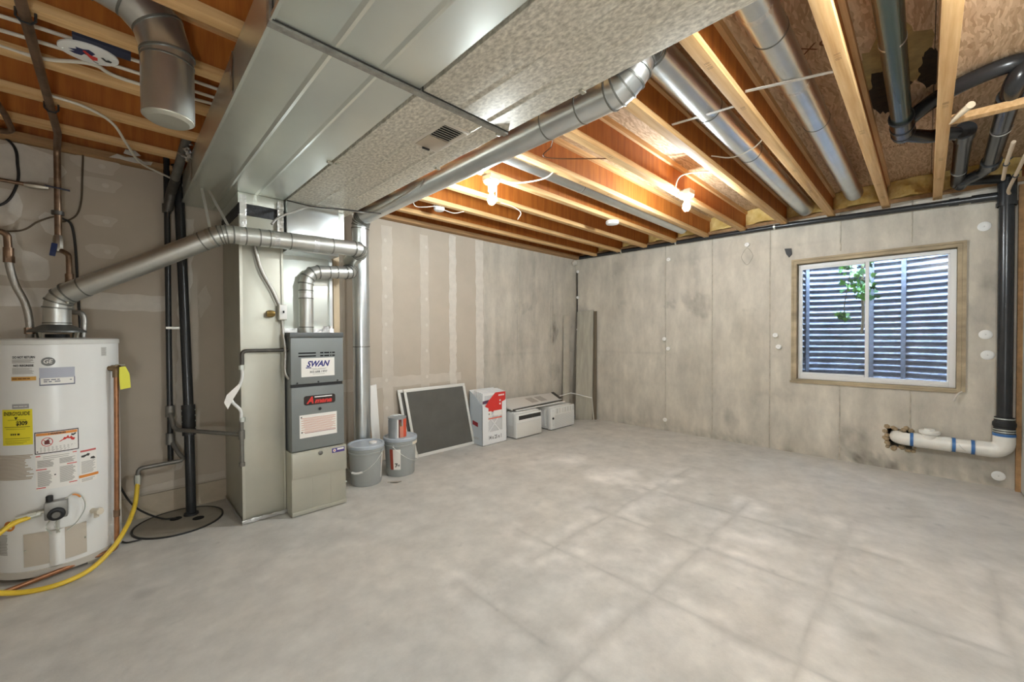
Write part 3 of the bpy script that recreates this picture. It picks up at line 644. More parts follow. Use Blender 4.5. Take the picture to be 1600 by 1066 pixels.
for x in (.63, .86):
    m_ = MB(); P = [(x-.02+.04*i/3, 3.272-.006*random.random(), 2.05+.22*j/6) for i in range(4) for j in range(7)]
    m_.add(P, [(i*7+j, (i+1)*7+j, (i+1)*7+j+1, i*7+j+1) for i in range(3) for j in range(6)]); build('foil_tape', m_, foil, rd)

fu = thing('furnace', 'grey upright gas furnace with doors and a bare metal base', 'furnace', (1.07, 3.5, 0))
fx0, fx1, fy = .884, 1.256, 3.16
build('cabinet', MB().box(fx0+.006, fy+.02, .46, fx1-.006, 3.86, 1.30), grey_paint, fu, bevel=.004)
build('top_cap', MB().box(fx0-.004, fy-.004, 1.292, fx1+.002, 3.86, 1.328), M('dark grey paint', (92, 95, 94), .4, .1), fu, bevel=.003)
ud = build('upper_door', MB().box(fx0, fy, .952, fx1, fy+.035, 1.290), grey_paint, fu, bevel=.007)
ld = build('lower_door', MB().box(fx0, fy-.004, .470, fx1, fy+.035, .930), grey_paint, fu, bevel=.007)
build('door_gap', MB().box(fx0+.004, fy+.012, .925, fx1-.004, fy+.03, .955), rubber, fu)
bs = build('base_cabinet', MB().box(fx0-.004, fy-.002, .006, fx1+.010, 3.86, .462), galv_dk, fu, bevel=.004)
build('base_upper_panel', MB().box(fx0-.002, fy-.014, .272, fx1+.012, fy-.002, .458), galv_dk, bs, bevel=.003)
build('base_lip', MB().box(fx0-.004, fy-.010, .006, fx1+.010, fy-.002, .036), galv_dk, bs, bevel=.003)
for x in (1.02, 1.15): build('panel_crease', MB().box(x, fy-.0035, .04, x+.004, fy-.0015, .268), galv_dk, bs)
build('knob', MB().lathe([(0, 0), (.014, 0), (.016, -.010), (.008, -.014), (0, -.014)], 1.073, fy-.014, .434, 14, axis=(0, 1, 0)), steel_grey, bs)
for x, z in ((fx1+.012, .165), ): build('screw', MB().sphere((x, fy, z), .007, 8, 6), galv, bs)
fyu = fy-.0008; fyl = fy-.0048
for z in (1.172, 1.150):
    build('vent_slot', MB().box(.935, fyu, z, 1.055, fy+.004, z+.010), hole_m, ud)
    for a, b in ((1.085, 1.108), (1.114, 1.150), (1.156, 1.166), (1.172, 1.192)): build('vent_slot', MB().box(a, fyu, z, b, fy+.004, z+.010), hole_m, ud)
for x in (.925, 1.07, 1.21): build('door_screw', MB().lathe([(0, 0), (.006, 0), (.006, -.004), (0, -.005)], x, fyu+.001, .962, 10, axis=(0, 1, 0)), rubber, ud)
st = build('service_sticker', MB().box(.953, fyu-.0006, 1.003, 1.188, fy, 1.140), paper, ud, label='white service company sticker')
fn = lambda cx, cz, y: (lambda a, b: (cx+a, y, cz+b))
m_ = MB(); text(m_, 'SWAN', .058, fn(1.072, 1.095, fyu-.0012), bold=.0022, shear=.35, width=.165); m_.box(.983, fyu-.0013, 1.066, 1.02, fyu-.0009, 1.073); build('lettering', m_, dkblue, st)
m_ = MB(); text(m_, '303.688.1997', .022, fn(1.072, 1.037, fyu-.0012), bold=.0003, width=.125); build('phone_number', m_, ink, st)
m_ = MB(); [m_.box(a, fyu-.0013, z, b, fyu-.0009, z+h) for a, b, z, h in ((1.01, 1.06, 1.060, .003), (1.066, 1.13, 1.060, .003), (1.03, 1.12, 1.053, .0025), (1.03, 1.115, 1.019, .003))]; build('small_print', m_, ink_l, st)
def rrect(cx, cz, w, h, r, y, t, n=4):
    P = []
    for (sx, sz, a0) in ((1, 1, 0), (-1, 1, PI/2), (-1, -1, PI), (1, -1, 1.5*PI)):
        for k in range(n+1): a = a0+PI/2*k/n; P.append((cx+sx*(w/2-r)+r*math.cos(a), y, cz+sz*(h/2-r)+r*math.sin(a)))
    return MB().prism(P, (0, -t, 0))
bd = build('maker_badge', rrect(1.078, .830, .222, .068, .016, fyl+.002, .004), M('badge black', (46, 36, 32), .4), ld)
m_ = MB(); text(m_, 'A', .066, fn(1.008, .829, fyl-.0026), bold=.003, shear=.3, width=.05); text(m_, 'mana', .048, fn(1.103, .822, fyl-.0026), bold=.0024, shear=.25, width=.125); build('lettering', m_, red_m, bd)
build('badge_bar', MB().box(1.04, fyl-.0026, .848, 1.165, fyl-.002, .856), white_pl, bd)
build('sight_glass', MB().lathe([(0, 0), (.010, 0), (.011, -.004), (.006, -.006), (0, -.003)], 1.077, fyl, .762, 16, axis=(0, 1, 0)), rubber, ld)
sk = build('warning_sheet', MB().box(.936, fyl-.0006, .560, 1.200, fyl+.001, .727), paper, ld, label='white sheet ruled with orange lines')
m_ = MB()
for k in range(7): m_.box(.947, fyl-.0011, .700-.0165*k, 1.19, fyl-.0009, .7035-.0165*k)
for k in range(6): m_.box(.962 if k < 4 else .97, fyl-.0011, .692-.0165*k, 1.18-.01*(k % 3), fyl-.0009, .6945-.0165*k)
build('printed_lines', m_, M('salmon print', (206, 140, 110), .6), sk)
m_ = MB(); m_.box(.944, fyl-.0012, .706, .953, fyl-.0009, .715); m_.box(.947, fyl-.0012, .596, .955, fyl-.0009, .606); build('warning_symbol', m_, ink, sk)
m_ = MB(); m_.box(.97, fyl-.0012, .592, 1.19, fyl-.0009, .596); build('rule', m_, M('maroon print', (150, 60, 50), .6), sk)
fb = fy-.0146
em = build('small_badge', MB().box(1.158, fb-.0006, .413, 1.252, fb+.001, .447), purple_m, bs, label='small purple badge with a round mark')
m_ = MB().lathe([(0, 0), (.011, 0), (.011, .0004), (0, .0004)], 1.176, fb-.0008, .430, 16, axis=(0, -1, 0)); m_.box(1.196, fb-.0012, .430, 1.246, fb-.0008, .443); build('badge_panel', m_, paper, em)
m_ = MB(); text(m_, '&', .014, fn(1.176, .430, fb-.0016), bold=.0006); build('badge_mark', m_, red_m, em)
# supply plenum and coil box
sp = thing('supply_plenum', 'shiny galvanized plenum box between the furnace and the ceiling duct', 'duct', (1.1, 3.6, 1.33))
build('upper_box', MB().box(.892, 3.235, 1.925, 1.262, 3.86, ZD-.001), galv_pipe, sp, bevel=.003)
build('coil_box', MB().box(.905, 3.43, 1.330, 1.275, 3.86, 1.928), galv, sp, bevel=.003)
build('corner_edge', MB().box(1.252, 3.415, 1.33, 1.275, 3.432, 1.925), galv_pipe, sp)
build('side_sleeve', MB().box(1.262, 3.30, 2.0, 1.33, 3.7, ZD-.001), galv, sp, bevel=.003)
build('base_skirt', MB().box(.90, 3.36, 1.330, 1.262, 3.43, 1.362), foil, sp)
m_ = MB(); P = [(1.17+.08*i/5, 3.352-.012*random.random(), 1.33+.05*j/3) for i in range(6) for j in range(4)]; m_.add(P, [(i*4+j, (i+1)*4+j, (i+1)*4+j+1, i*4+j+1) for i in range(5) for j in range(3)]); build('foil_tape', m_, foil, sp)
o = build('stud_post', MB().box(1.335, 3.55, .0, 1.385, 3.60, 2.45), M('pale stud', (196, 176, 146), .75, var=.15, vscale=8, stretch=(2, 2, .2)), org=(1.36, 3.57, 0), bevel=.002); tag(o, 'pale upright stud standing between the furnace plenum and the round pipe', 'stud')

# small pipework on the furnace
gp = thing('furnace_gas_pipe', 'grey steel gas pipe with a white flexible connector entering the furnace side', 'pipe', (.62, 3.25, .43))
build('black_elbow_pipe', MB().tube(fil([(.90, 3.245, 1.202), (.607, 3.245, 1.202), (.607, 3.245, 1.11)], .025, 4), .0125, 12), dark_metal, gp)
build('flexible_hose', MB().tube(spline([(.607, 3.245, 1.10), (.606, 3.245, 1.02), (.585, 3.245, .96), (.545, 3.235, .90), (.55, 3.235, .86), (.595, 3.25, .80), (.598, 3.25, .74)], 6), .010, 10), white_en, gp)
build('paper_tag', MB().prism([(.50, 3.228, .865), (.515, 3.226, .915), (.585, 3.222, .985), (.590, 3.222, .955), (.55, 3.225, .885), (.52, 3.226, .82)], (0, -.002, 0)), paper, gp)
for z in (1.09, .735): build('hex_nut', MB().lathe([(0, -.014), (.017, -.014), (.017, .014), (0, .014)], .605, 3.247, z, 6), galv, gp)
build('tee_drop', MB().tube([(.600, 3.25, .73), (.600, 3.25, .43)], .0125, 12), steel_grey, gp)
build('tee', MB().lathe([(0, -.03), (.019, -.03), (.019, .03), (0, .03)], .600, 3.25, .633, 14), steel_grey, gp); build('cap', MB().lathe([(0, -.012), (.018, -.012), (.018, .012), (0, .012)], .600, 3.25, .43, 12), steel_grey, gp)
bg = thing('gas_riser', 'black steel gas riser on the drywall with two branch pipes', 'pipe', (.272, 3.84, .38))
build('riser', MB().tube([(.274, 3.845, 2.62), (.270, 3.845, .40)], .018, 14), abs_m, bg)
build('upper_branch', MB().tube(fil([(.27, 3.83, .75), (.285, 3.77, .655), (.30, 3.74, .636), (.60, 3.25, .633)], .03, 4), .014, 12), steel_grey, bg)
build('lower_branch', MB().tube(fil([(.272, 3.845, .55), (.31, 3.76, .46), (.34, 3.72, .415), (.095, 3.70, .415), (.088, 3.70, .34)], .025, 4), .014, 12), steel_grey, bg)
for z in (.76, .56): build('tee', MB().lathe([(0, -.04), (.027, -.04), (.027, .04), (0, .04)], .271, 3.843, z, 16), steel_grey, bg)
build('coupling', MB().lathe([(0, -.03), (.026, -.03), (.026, .03), (0, .03)], .272, 3.845, 2.23, 16), dark_metal, bg)
build('strap_clip', MB().box(.255, 3.822, 1.358, .375, 3.826, 1.374), strap_m, bg)
pd = thing('sump_discharge_pipe', 'black plastic discharge pipe leaning from the sump lid up to the joists', 'pipe', (.37, 3.74, 0))
build('pipe_wall', MB().tube(fil([(.372, 3.735, -.05), (.372, 3.745, .30), (.372, 3.80, .85), (.345, 3.85, 2.30), (.33, 3.86, 2.56)], .3, 3), .031, 18), abs_m, pd)
build('rubber_coupling', MB().tube([(.372, 3.775, .58), (.371, 3.797, .80)], .041, 18), rubber, pd)
for z in (.63, .68, .72, .76): band(pd, 'hose_clamp', (.372, 3.745+.055*(z-.30)/.55+.008, z), (0, .1, 1), .041, .010, .003, galv, 18)
gd = thing('aged_drop_pipe', 'short dull grey pipe dropping from the joists beside the black riser', 'pipe', (.31, 3.72, 2.3))
build('pipe_wall', MB().tube([(.335, 3.25, 2.56), (.30, 3.77, 2.36)], .026, 14), steel_grey, gd); build('elbow', MB().tube(fil([(.31, 3.66, 2.40), (.295, 3.80, 2.34), (.278, 3.845, 2.22)], .05, 4), .029, 14), dark_metal, gd)

# sump
su = thing('sump_cover', 'round dark sump cover set in the floor with two holes', 'sump cover', (.30, 3.68, 0))  # the flat cover over the sump, not its basin
build('lid_disc', MB().lathe([(0, 0), (.235, 0), (.24, .006), (0, .008)], .30, 3.66, .0, 40), sump_m, su); build('rim_ring', MB().lathe([(.241, .0), (.252, .0), (.252, .008), (.241, .008)], .30, 3.66, .0, 40), rubber, su)
for x, y in ((.285, 3.72), (.40, 3.62)): build('lid_hole', MB().lathe([(0, .0), (.034, .0), (.034, .0095), (0, .0095)], x, y, .0, 20), hole_m, su)
build('pipe_collar', MB().lathe([(.03, 0), (.045, 0), (.043, .014), (.03, .016)], .372, 3.735, .007, 20), rubber, su)
tag(build('pump_cord', MB().tube(spline([(-.02, 3.86, .42), (.01, 3.86, .26), (.08, 3.82, .12), (.2, 3.75, .03), (.285, 3.72, .012)], 8), .006, 8), cable_b, org=(.2, 3.75, .03)), 'black pump cord running from behind the heater into the sump lid hole', 'cable')
tag(build('floor_cord', MB().tube(spline([(-.02, 3.62, .01), (.02, 3.52, .007), (.06, 3.50, .007), (.10, 3.50, .007)], 8), .005, 8), cable_b, org=(.05, 3.5, 0)), 'short black cord end on the floor beside the heater base', 'cable')

# cord, conduit and switch on the return drop
cd = thing('switch_conduit', 'grey flexible conduit with a white switch box on the return duct', 'electrical box', (.86, 3.27, 1.45))
build('conduit', MB().tube(spline([(.69, 3.262, 2.02), (.70, 3.262, 1.90), (.735, 3.262, 1.76), (.80, 3.262, 1.63), (.845, 3.262, 1.52)], 8), .014, 12), braid, cd)
build('conduit', MB().tube(spline([(.858, 3.262, 1.42), (.862, 3.255, 1.33), (.872, 3.24, 1.2), (.868, 3.235, 1.05), (.89, 3.22, .99)], 8), .012, 12), braid, cd)
bx = build('switch_box', MB().box(.832, 3.235, 1.418, .885, 3.285, 1.530), galv_dk, cd, bevel=.004); build('cover_plate', MB().box(.836, 3.228, 1.424, .884, 3.236, 1.526), white_pl, bx, bevel=.003); build('toggle', MB().box(.856, 3.218, 1.468, .864, 3.229, 1.484), rubber, bx)
build('brass_fitting', MB().lathe([(0, -.03), (.022, -.03), (.026, 0), (.018, .02), (0, .02)], .79, 3.255, 1.462, 8, axis=(1, 0, .1)), M('brass', (150, 124, 70), .4, .8, var=.3, vscale=40), cd)
tag(build('wire_bundle', MB().tube(spline([(.76, 3.10, 2.06), (.80, 3.12, 2.11), (.90, 3.15, 2.18), (1.05, 3.16, 2.255), (1.3, 3.1, 2.265), (1.45, 3.05, 2.275), (1.52, 2.7, 2.33), (1.57, 2.5, 2.40)], 8), .008, 8), braid, org=(.76, 3.1, 2.06)), 'grey armoured cable curving over the horizontal flue under the trunk duct', 'cable')
tag(build('thin_wire', MB().tube(spline([(.885, 3.21, 2.275), (1.05, 3.14, 2.25), (1.25, 3.1, 2.262), (1.5, 3.0, 2.262)], 8), .004, 6), cable_b, org=(1.0, 3.15, 2.26)), 'thin dark wire under the end of the speckled duct', 'cable')
hs = thing('hanger_strap', 'perforated metal strap hanging from the joist around the slanting flue', 'strap', (.42, 3.4, 2.5))
for a, b in (((.405, 3.50, 2.50), (.435, 3.20, 2.00)), ((.405, 3.50, 2.46), (.535, 3.22, 2.035)), ): build('strap_length', MB().bar(a, b, .016, .002, (0, 1, 0)), strap_m, hs)
band(hs, 'strap_loop', (.445, 3.199, 1.932), (.74, -.39, .43), .060, .016, .002, strap_m)

# ------------------------------------------------------------------ water heater
HX, HY, HR = -.247, 3.56, .255
EF = Vector((.06922, -.99760, 0)); ER = Vector((.99760, .06922, 0))
def onc(phi, z, r=HR): a = math.radians(phi); return Vector((HX, HY, z))+(ER*math.sin(a)+EF*math.cos(a))*r
def cpatch(mb, p0, p1, z0, z1, r, n=None, t=.0):
    n = n or max(2, int(abs(p1-p0)/3)); vs = []
    for i in range(n+1):
        p = inter(p0, p1, i/n); vs += [onc(p, z0, r), onc(p, z1, r)]
    mb.add(vs, [(2*i, 2*i+2, 2*i+3, 2*i+1) for i in range(n)])
def cfn(pc, zc, r): return lambda a, b: onc(pc+math.degrees(a/HR), zc+b, r)
wh = thing('water_heater', 'white cylindrical gas water heater covered in labels at the left edge', 'water heater', (HX, HY, 0))
tank = build('tank', MB().lathe([(0, .045), (HR, .045), (HR, 1.272)], HX, HY, 0, 72), white_en, wh)
build('top_pan', MB().lathe([(HR, 1.262), (HR+.004, 1.264), (HR+.004, 1.287), (HR-.004, 1.292), (HR-.03, 1.294), (0, 1.300)], HX, HY, 0, 72), M('tank top enamel', (214, 212, 204), .35), wh)
build('bottom_ring', MB().lathe([(HR-.006, .02), (HR+.004, .022), (HR+.004, .055), (HR, .058), (0, .058)], HX, HY, 0, 72), M('ring enamel', (196, 190, 178), .4), wh)
for a in (35, 155, 275):
    c = onc(a, 0, HR-.03); build('foot', MB().box(c.x-.03, c.y-.03, .001, c.x+.03, c.y+.03, .03), galv_dk, wh)
R1, R2, R3 = HR+.0007, HR+.0013, HR+.0019
def label(name, p0, p1, z0, z1, mat, lab=None):
    m_ = MB(); cpatch(m_, p0, p1, z0, z1, R1); return build(name, m_, mat, tank, label=lab)
def lines(parent, p0, p1, z0, z1, n, mat, name='small_print', h=.0028, rag=.25):
    m_ = MB()
    for k in range(n):
        z = inter(z1, z0, (k+.5)/n); cpatch(m_, p0, inter(p0, p1, 1-rag*random.random()), z-h/2, z+h/2, R2)
    return build(name, m_, mat, tank)
# notice label, top left
m_ = MB(); text(m_, 'DO NOT RETURN', .017, cfn(-28.5, 1.196, R2), bold=.0006, width=.088); text(m_, 'NO REGRESE', .015, cfn(-28.8, 1.152, R2), bold=.0006, width=.080); build('lettering', m_, ink, tank)
lines(tank, -39, -18.5, 1.165, 1.186, 4, ink_l); lines(tank, -39, -19, 1.108, 1.142, 6, ink_l)
label('orange_stripe', -40.2, -18, 1.073, 1.094, M('ochre print', (214, 162, 78), .5), 'ochre stripe with dark lettering'); m_ = MB(); [cpatch(m_, a, b, 1.081, 1.0862, R3) for a, b in ((-39, -34.5), (-33.8, -30), (-29.4, -26), (-25.5, -23))]; build('lettering', m_, M('brown ink', (120, 72, 30), .6), tank)
# round monogram and rating label
m_ = MB(); P = [cfn(-8, 1.171, R2)(.022*math.cos(a)*1.0, .020*math.sin(a)) for a in [2*PI*i/32 for i in range(32)]]; P += [cfn(-8, 1.171, R2)(.026*math.cos(a), .0235*math.sin(a)) for a in [2*PI*i/32 for i in range(32)]]
m_.add(P, [(i, (i+1) % 32, (i+1) % 32+32, i+32) for i in range(32)])
for s in (0, PI/2, PI, 1.5*PI): pass
build('monogram_ring', m_, M('grey logo ink', (122, 122, 118), .5), tank)
m_ = MB(); m_.add([cfn(-8, 1.171, R1+.0003)(.022*math.cos(a), .020*math.sin(a)) for a in [2*PI*i/32 for i in range(32)]], [tuple(range(32))]); build('monogram_disc', m_, MATS['grey logo ink'], tank)
m_ = MB(); text(m_, 'GE', .030, cfn(-8, 1.171, R2+.0004), bold=.0004, shear=.15, width=.034); build('lettering', m_, paper, tank)
rl = label('rating_label', -15.5, 13.8, 1.042, 1.138, M('blue grey label', (178, 180, 190), .5), 'blue grey rating label')
m_ = MB(); cpatch(m_, -14.5, 12.8, 1.049, 1.082, R2); build('label_field', m_, paper, tank)
m_ = MB()
for p0, p1, z0, z1 in ((-15.5, 13.8, 1.042, 1.047), (-15.5, -14.9, 1.042, 1.085), (13.2, 13.8, 1.042, 1.085)): cpatch(m_, p0, p1, z0, z1, R3)
build('label_border', m_, M('slate print', (104, 106, 118), .5), tank)
m_ = MB(); [cpatch(m_, a, b, z, z+.005, R3) for a, b, z in ((-12, -7, 1.070), (-6, -2, 1.070), (-1, 1, 1.070), (-12, -9, 1.060), (-8, -5.5, 1.060), (-3, 1.5, 1.060), (9.5, 11, 1.066))]; build('lettering', m_, MATS['slate print'], tank)
m_ = MB(); cpatch(m_, 41, 48.5, 1.190, 1.243, R1); build('serial_sticker', m_, M('pale sticker', (206, 206, 200), .5), tank); lines(tank, 41.5, 48, 1.194, 1.24, 8, ink_l)
label('grey_sticker', -40, -24.6, .926, .950, M('grey sticker', (164, 162, 160), .5))
m_ = MB(); [cpatch(m_, a, b, .936, .940, R2) for a, b in ((-38.5, -34), (-33.4, -29), (-28.4, -26))]; build('lettering', m_, paper, tank)
# yellow cost label
label('energy_label', -51, -21.8, .733, .922, yellow_lb, 'yellow energy cost label')
m_ = MB(); text(m_, 'ENERGYGUIDE', .027, cfn(-36.4, .899, R2), bold=.0006, width=.112)
m_.add([cfn(-36.4, .876, R2)(a, b) for a, b in ((-.008, .006), (0, -.009), (.008, .006))], [(0, 1, 2)]); build('lettering', m_, M('label black', (44, 38, 20), .5), tank)
m_ = MB(); text(m_, '$309', .030, cfn(-31.2, .848, R2), bold=.0012, width=.046); [cpatch(m_, a, b, .786, .795, R2) for a, b in ((-42, -40.6), (-40, -38.6), (-38, -36.6), (-35.4, -33.2))]; build('cost_figure', m_, MATS['label black'], tank)
m_ = MB()
for z, p0, p1, h in ((.866, -45, -27, .0016), (.828, -48.5, -24, .0026), (.818, -47, -28, .0014), (.768, -48, -24, .0018), (.757, -48, -24.5, .0014), (.748, -48, -27, .0014), (.741, -47, -30, .0014)): cpatch(m_, p0, p1, z, z+h, R2)
build('ruled_lines', m_, MATS['label black'], tank)
# black bordered warning label
m_ = MB(); cpatch(m_, -20.6, 16.1, .676, .794, R1); wl = build('warning_label', m_, M('warning border', (52, 44, 40), .5), tank, label='white warning label with a black border')
m_ = MB(); cpatch(m_, -19.7, 15.2, .681, .789, R2); build('label_field', m_, paper, tank)
m_ = MB(); cpatch(m_, -19.2, 14.7, .773, .787, R3); build('orange_stripe', m_, orange_m, tank)
R4 = HR+.0024
m_ = MB(); text(m_, '! WARNING', .011, cfn(-2, .780, R4), bold=.0006, width=.062); build('lettering', m_, ink, tank)
m_ = MB(); f_ = cfn(-10.2, .738, R3); n = 28
m_.add([f_(.0215*math.cos(2*PI*i/n), .024*math.sin(2*PI*i/n)) for i in range(n)]+[f_(.0185*math.cos(2*PI*i/n), .021*math.sin(2*PI*i/n)) for i in range(n)], [(i, (i+1) % n, (i+1) % n+n, i+n) for i in range(n)])
m_.add([f_(a, b) for a, b in ((-.015, .012), (-.013, .014), (.015, -.013), (.013, -.015))], [(0, 1, 2, 3)]); build('prohibition_ring', m_, red_m, tank)
m_ = MB(); m_.add([f_(a, b) for a, b in ((-.010, -.013), (.009, -.013), (.009, .005), (.005, .012), (.013, .018), (.011, .021), (.002, .013), (-.010, .004))], [tuple(range(8))]); build('can_symbol', m_, M('can symbol print', (110, 44, 40), .5), tank)
m_ = MB(); f_ = cfn(6.2, .748, R3); m_.add([f_(a, b) for a, b in ((-.032, -.016), (.026, -.016), (.030, -.004), (.021, -.002), (.015, .009), (.008, .001), (.003, .015), (-.004, .004), (-.012, .006), (-.016, -.004))], [tuple(range(10))]); build('flame_symbol', m_, red_m, tank)
m_ = MB(); m_.add([f_(a, b) for a, b in ((.014, .012), (.024, .009), (.034, .018), (.032, .024), (.022, .018), (.016, .022))], [tuple(range(6))]); build('figure_symbol', m_, ink, tank)
lines(tank, -16, 14, .684, .712, 5, ink_l, h=.0022); m_ = MB(); cpatch(m_, -18.8, -17.6, .686, .692, R3); build('corner_mark', m_, ink, tank)
# instruction sheet
m_ = MB(); cpatch(m_, -20.2, 14.2, .482, .670, R1); build('instruction_sheet', m_, paper, tank)
m_ = MB()
for p0, p1, z in ((-19.8, -16, .664), (10.4, 14, .664), (-19.8, -11, .592), (5.5, 14, .604), (-19.8, -12, .493), (7, 14, .500)): cpatch(m_, p0, p1, z-.0022, z+.0022, R2)
build('red_rules', m_, red_m, tank)
lines(tank, -14, 9, .645, .664, 2, ink_l, rag=.1); lines(tank, -18.6, -4.5, .602, .642, 9, ink_l); lines(tank, -.5, 13, .612, .642, 7, ink_l); lines(tank, -18.6, -6.5, .500, .583, 17, ink_l); lines(tank, -.5, 13, .508, .596, 18, ink_l)
m_ = MB(); cpatch(m_, -5, -3.6, .553, .559, R2); build('square_mark', m_, ink, tank)
m_ = MB(); cpatch(m_, 16.8, 33.2, .480, .664, R1); build('safety_sheet', m_, paper, tank)
m_ = MB(); cpatch(m_, 17.2, 32.6, .652, .662, R2); build('red_heading', m_, M('pink red print', (196, 92, 88), .5), tank)
m_ = MB(); f_ = cfn(22, .630, R2); m_.add([f_(a, b) for a, b in ((-.018, -.007), (-.006, -.009), (.004, -.002), (.014, -.004), (.020, .006), (.010, .012), (.002, .006), (-.010, .004), (-.018, .003))], [tuple(range(9))]); f_ = cfn(29, .612, R2); m_.add([f_(a, b) for a, b in ((-.012, -.004), (.004, -.009), (.014, -.006), (.006, .006), (-.006, .005))], [tuple(range(5))]); build('hand_symbols', m_, ink, tank)
lines(tank, 18, 32, .53, .60, 12, ink_l); m_ = MB(); cpatch(m_, 15.5, 34.8, .508, .523, R3); build('orange_stripe', m_, orange_m, tank); lines(tank, 18, 32, .484, .502, 3, ink_l)
lines(tank, -60, -21.5, .548, .682, 17, ink_tan, name='faded_print', h=.0058, rag=.22)
lines(tank, -60, -48, .15, .262, 14, ink_l, name='faded_print', h=.0045, rag=.1)
m_ = MB(); m_.add([cfn(-46, .305, R1)(.027*math.cos(a), .027*math.sin(a)) for a in [2*PI*i/24 for i in range(24)]], [tuple(range(24))]); build('round_sticker', m_, orange_m, tank)
# burner access panel
m_ = MB(); cpatch(m_, -31.5, 21.4, .082, .258, HR+.004, 18); cpatch(m_, -31.5, 21.4, .082, .0821, HR+.004)
ap = build('access_panel', m_, M('tan shield', (196, 186, 170), .45), wh)
m_ = MB(); vs = []
for i in range(11):
    p = inter(-10, 2.5, i/10); b = HR+.006+.018*math.sin(PI*i/10); vs += [onc(p, .068, b), onc(p, .258, b)]
m_.add(vs, [(2*i, 2*i+2, 2*i+3, 2*i+1) for i in range(10)]); build('burner_cover', m_, white_en, wh)
for p, z in ((-30, .17), (20, .17)): build('screw', MB().sphere(onc(p, z, HR+.006), .005, 8, 6), galv_dk, wh)
# gas control valve
def cbox(p, z, w, d, h, r=HR): c = onc(p, z, r); a = math.radians(p); f = ER*math.sin(a)+EF*math.cos(a); s = Vector((0, 0, 1)).cross(f)*-1; s = f.cross(Vector((0, 0, 1)))*-1; s *= w/2; u = Vector((0, 0, h/2)); return MB().hexa([c-s-u, c+s-u, c+s-u+f*d, c-s-u+f*d, c-s+u, c+s+u, c+s+u+f*d, c-s+u+f*d]), c, f, s
gv = thing('gas_control_valve', 'grey gas control valve with a black dial on the water heater front', 'valve', tuple(onc(-3.5, .375)))
m_, c, f, s = cbox(-3.5, .375, .085, .055, .095); build('valve_body', m_, M('cast grey metal', (150, 148, 142), .45, .6, var=.1, vscale=30), gv, bevel=.008)
build('dial', MB().lathe([(0, 0), (.033, 0), (.034, .010), (.030, .016), (.022, .018), (.019, .026), (0, .026)], *(c+f*.055+Vector((.002, 0, -.018))), 28, axis=f), rubber, gv)
c2 = c+f*.055+Vector((.002, 0, -.018))
build('dial_face', MB().lathe([(.0, .026), (.016, .026), (.015, .030), (0, .030)], *c2, 20, axis=f), steel_grey, gv)
build('igniter_knob', MB().lathe([(0, 0), (.014, 0), (.014, .028), (.010, .032), (0, .032)], *(c+f*.03+Vector((-.024, 0, .048))), 16), rubber, gv)
p = c+f*.025-ER*.04
build('inlet_fitting', MB().tube([p, p-ER*.03, p-ER*.031, p-ER*.06], [.010, .010, .015, .015], 6), galv_dk, gv); build('inlet_neck', MB().tube([p-ER*.055, p-ER*.10+Vector((0, 0, -.004))], .009, 10), galv_dk, gv)
for a, b in ((-.03, .02), (.0, .0)): build('thermocouple_wire', MB().tube(spline([c+f*.03+ER*(a+.01)+Vector((0, 0, -.047)), c+f*.05+ER*(a-.006)+Vector((0, 0, -.08)), c+f*.04+ER*(a+.012)+Vector((0, 0, -.125))], 6), .003, 6), galv, gv)
build('burner_tube', MB().tube([c+f*.03+Vector((.005, 0, -.045)), c+f*.028+Vector((.003, 0, -.13))], .006, 8), galv, gv)
build('spark_wire', MB().tube(spline([c+f*.04+ER*.03+Vector((0, 0, .045)), onc(10, .44, HR+.03), onc(17, .40, HR+.028), onc(18.5, .34, HR+.025), onc(12, .28, HR+.03), onc(4, .245, HR+.03)], 7), .003, 6), galv, gv)
m_ = MB().tube(spline([onc(8.5, .437, HR+.03), onc(12, .428, HR+.031), onc(14.5, .412, HR+.031)], 5), .0045, 7); build('orange_sleeve', m_, orange_m, gv)
dv = thing('drain_valve', 'cream plastic drain valve low on the water heater', 'valve', tuple(onc(29, .305)))
c = onc(28, .305); a = math.radians(28); f = ER*math.sin(a)+EF*math.cos(a)
build('valve_stem', MB().tube([c-f*.01, c+f*.04], .014, 12), M('cream plastic', (222, 212, 192), .45), dv); build('valve_knob', MB().lathe([(0, .04), (.020, .04), (.022, .05), (.018, .062), (.008, .064), (0, .064)], *c, 10, axis=f), MATS['cream plastic'], dv); build('hose_thread', MB().tube([c+f*.03, c+f*.03+Vector((0, 0, -.035))], .011, 10), MATS['cream plastic'], dv)
# draft hood
dh = thing('draft_hood', 'dark grey draft hood on legs on top of the water heater', 'flue', (HX, HY, 1.30))
build('hood_cone', MB().lathe([(.058, .075), (.064, .073), (.118, .040), (.120, .030), (.112, .030), (.06, .062)], HX, HY, 1.30, 40), M('hood dark metal', (104, 104, 100), .45, .6), dh)
build('flue_ring', MB().lathe([(0, 0), (.05, 0), (.05, .020), (0, .020)], HX, HY, 1.30, 32), rubber, dh)
for k in range(4):
    a = math.radians(45+90*k+10); build('leg', MB().bar((HX+.098*math.cos(a), HY+.098*math.sin(a), 1.298), (HX+.108*math.cos(a), HY+.108*math.sin(a), 1.338), .012, .004), galv_dk, dh)
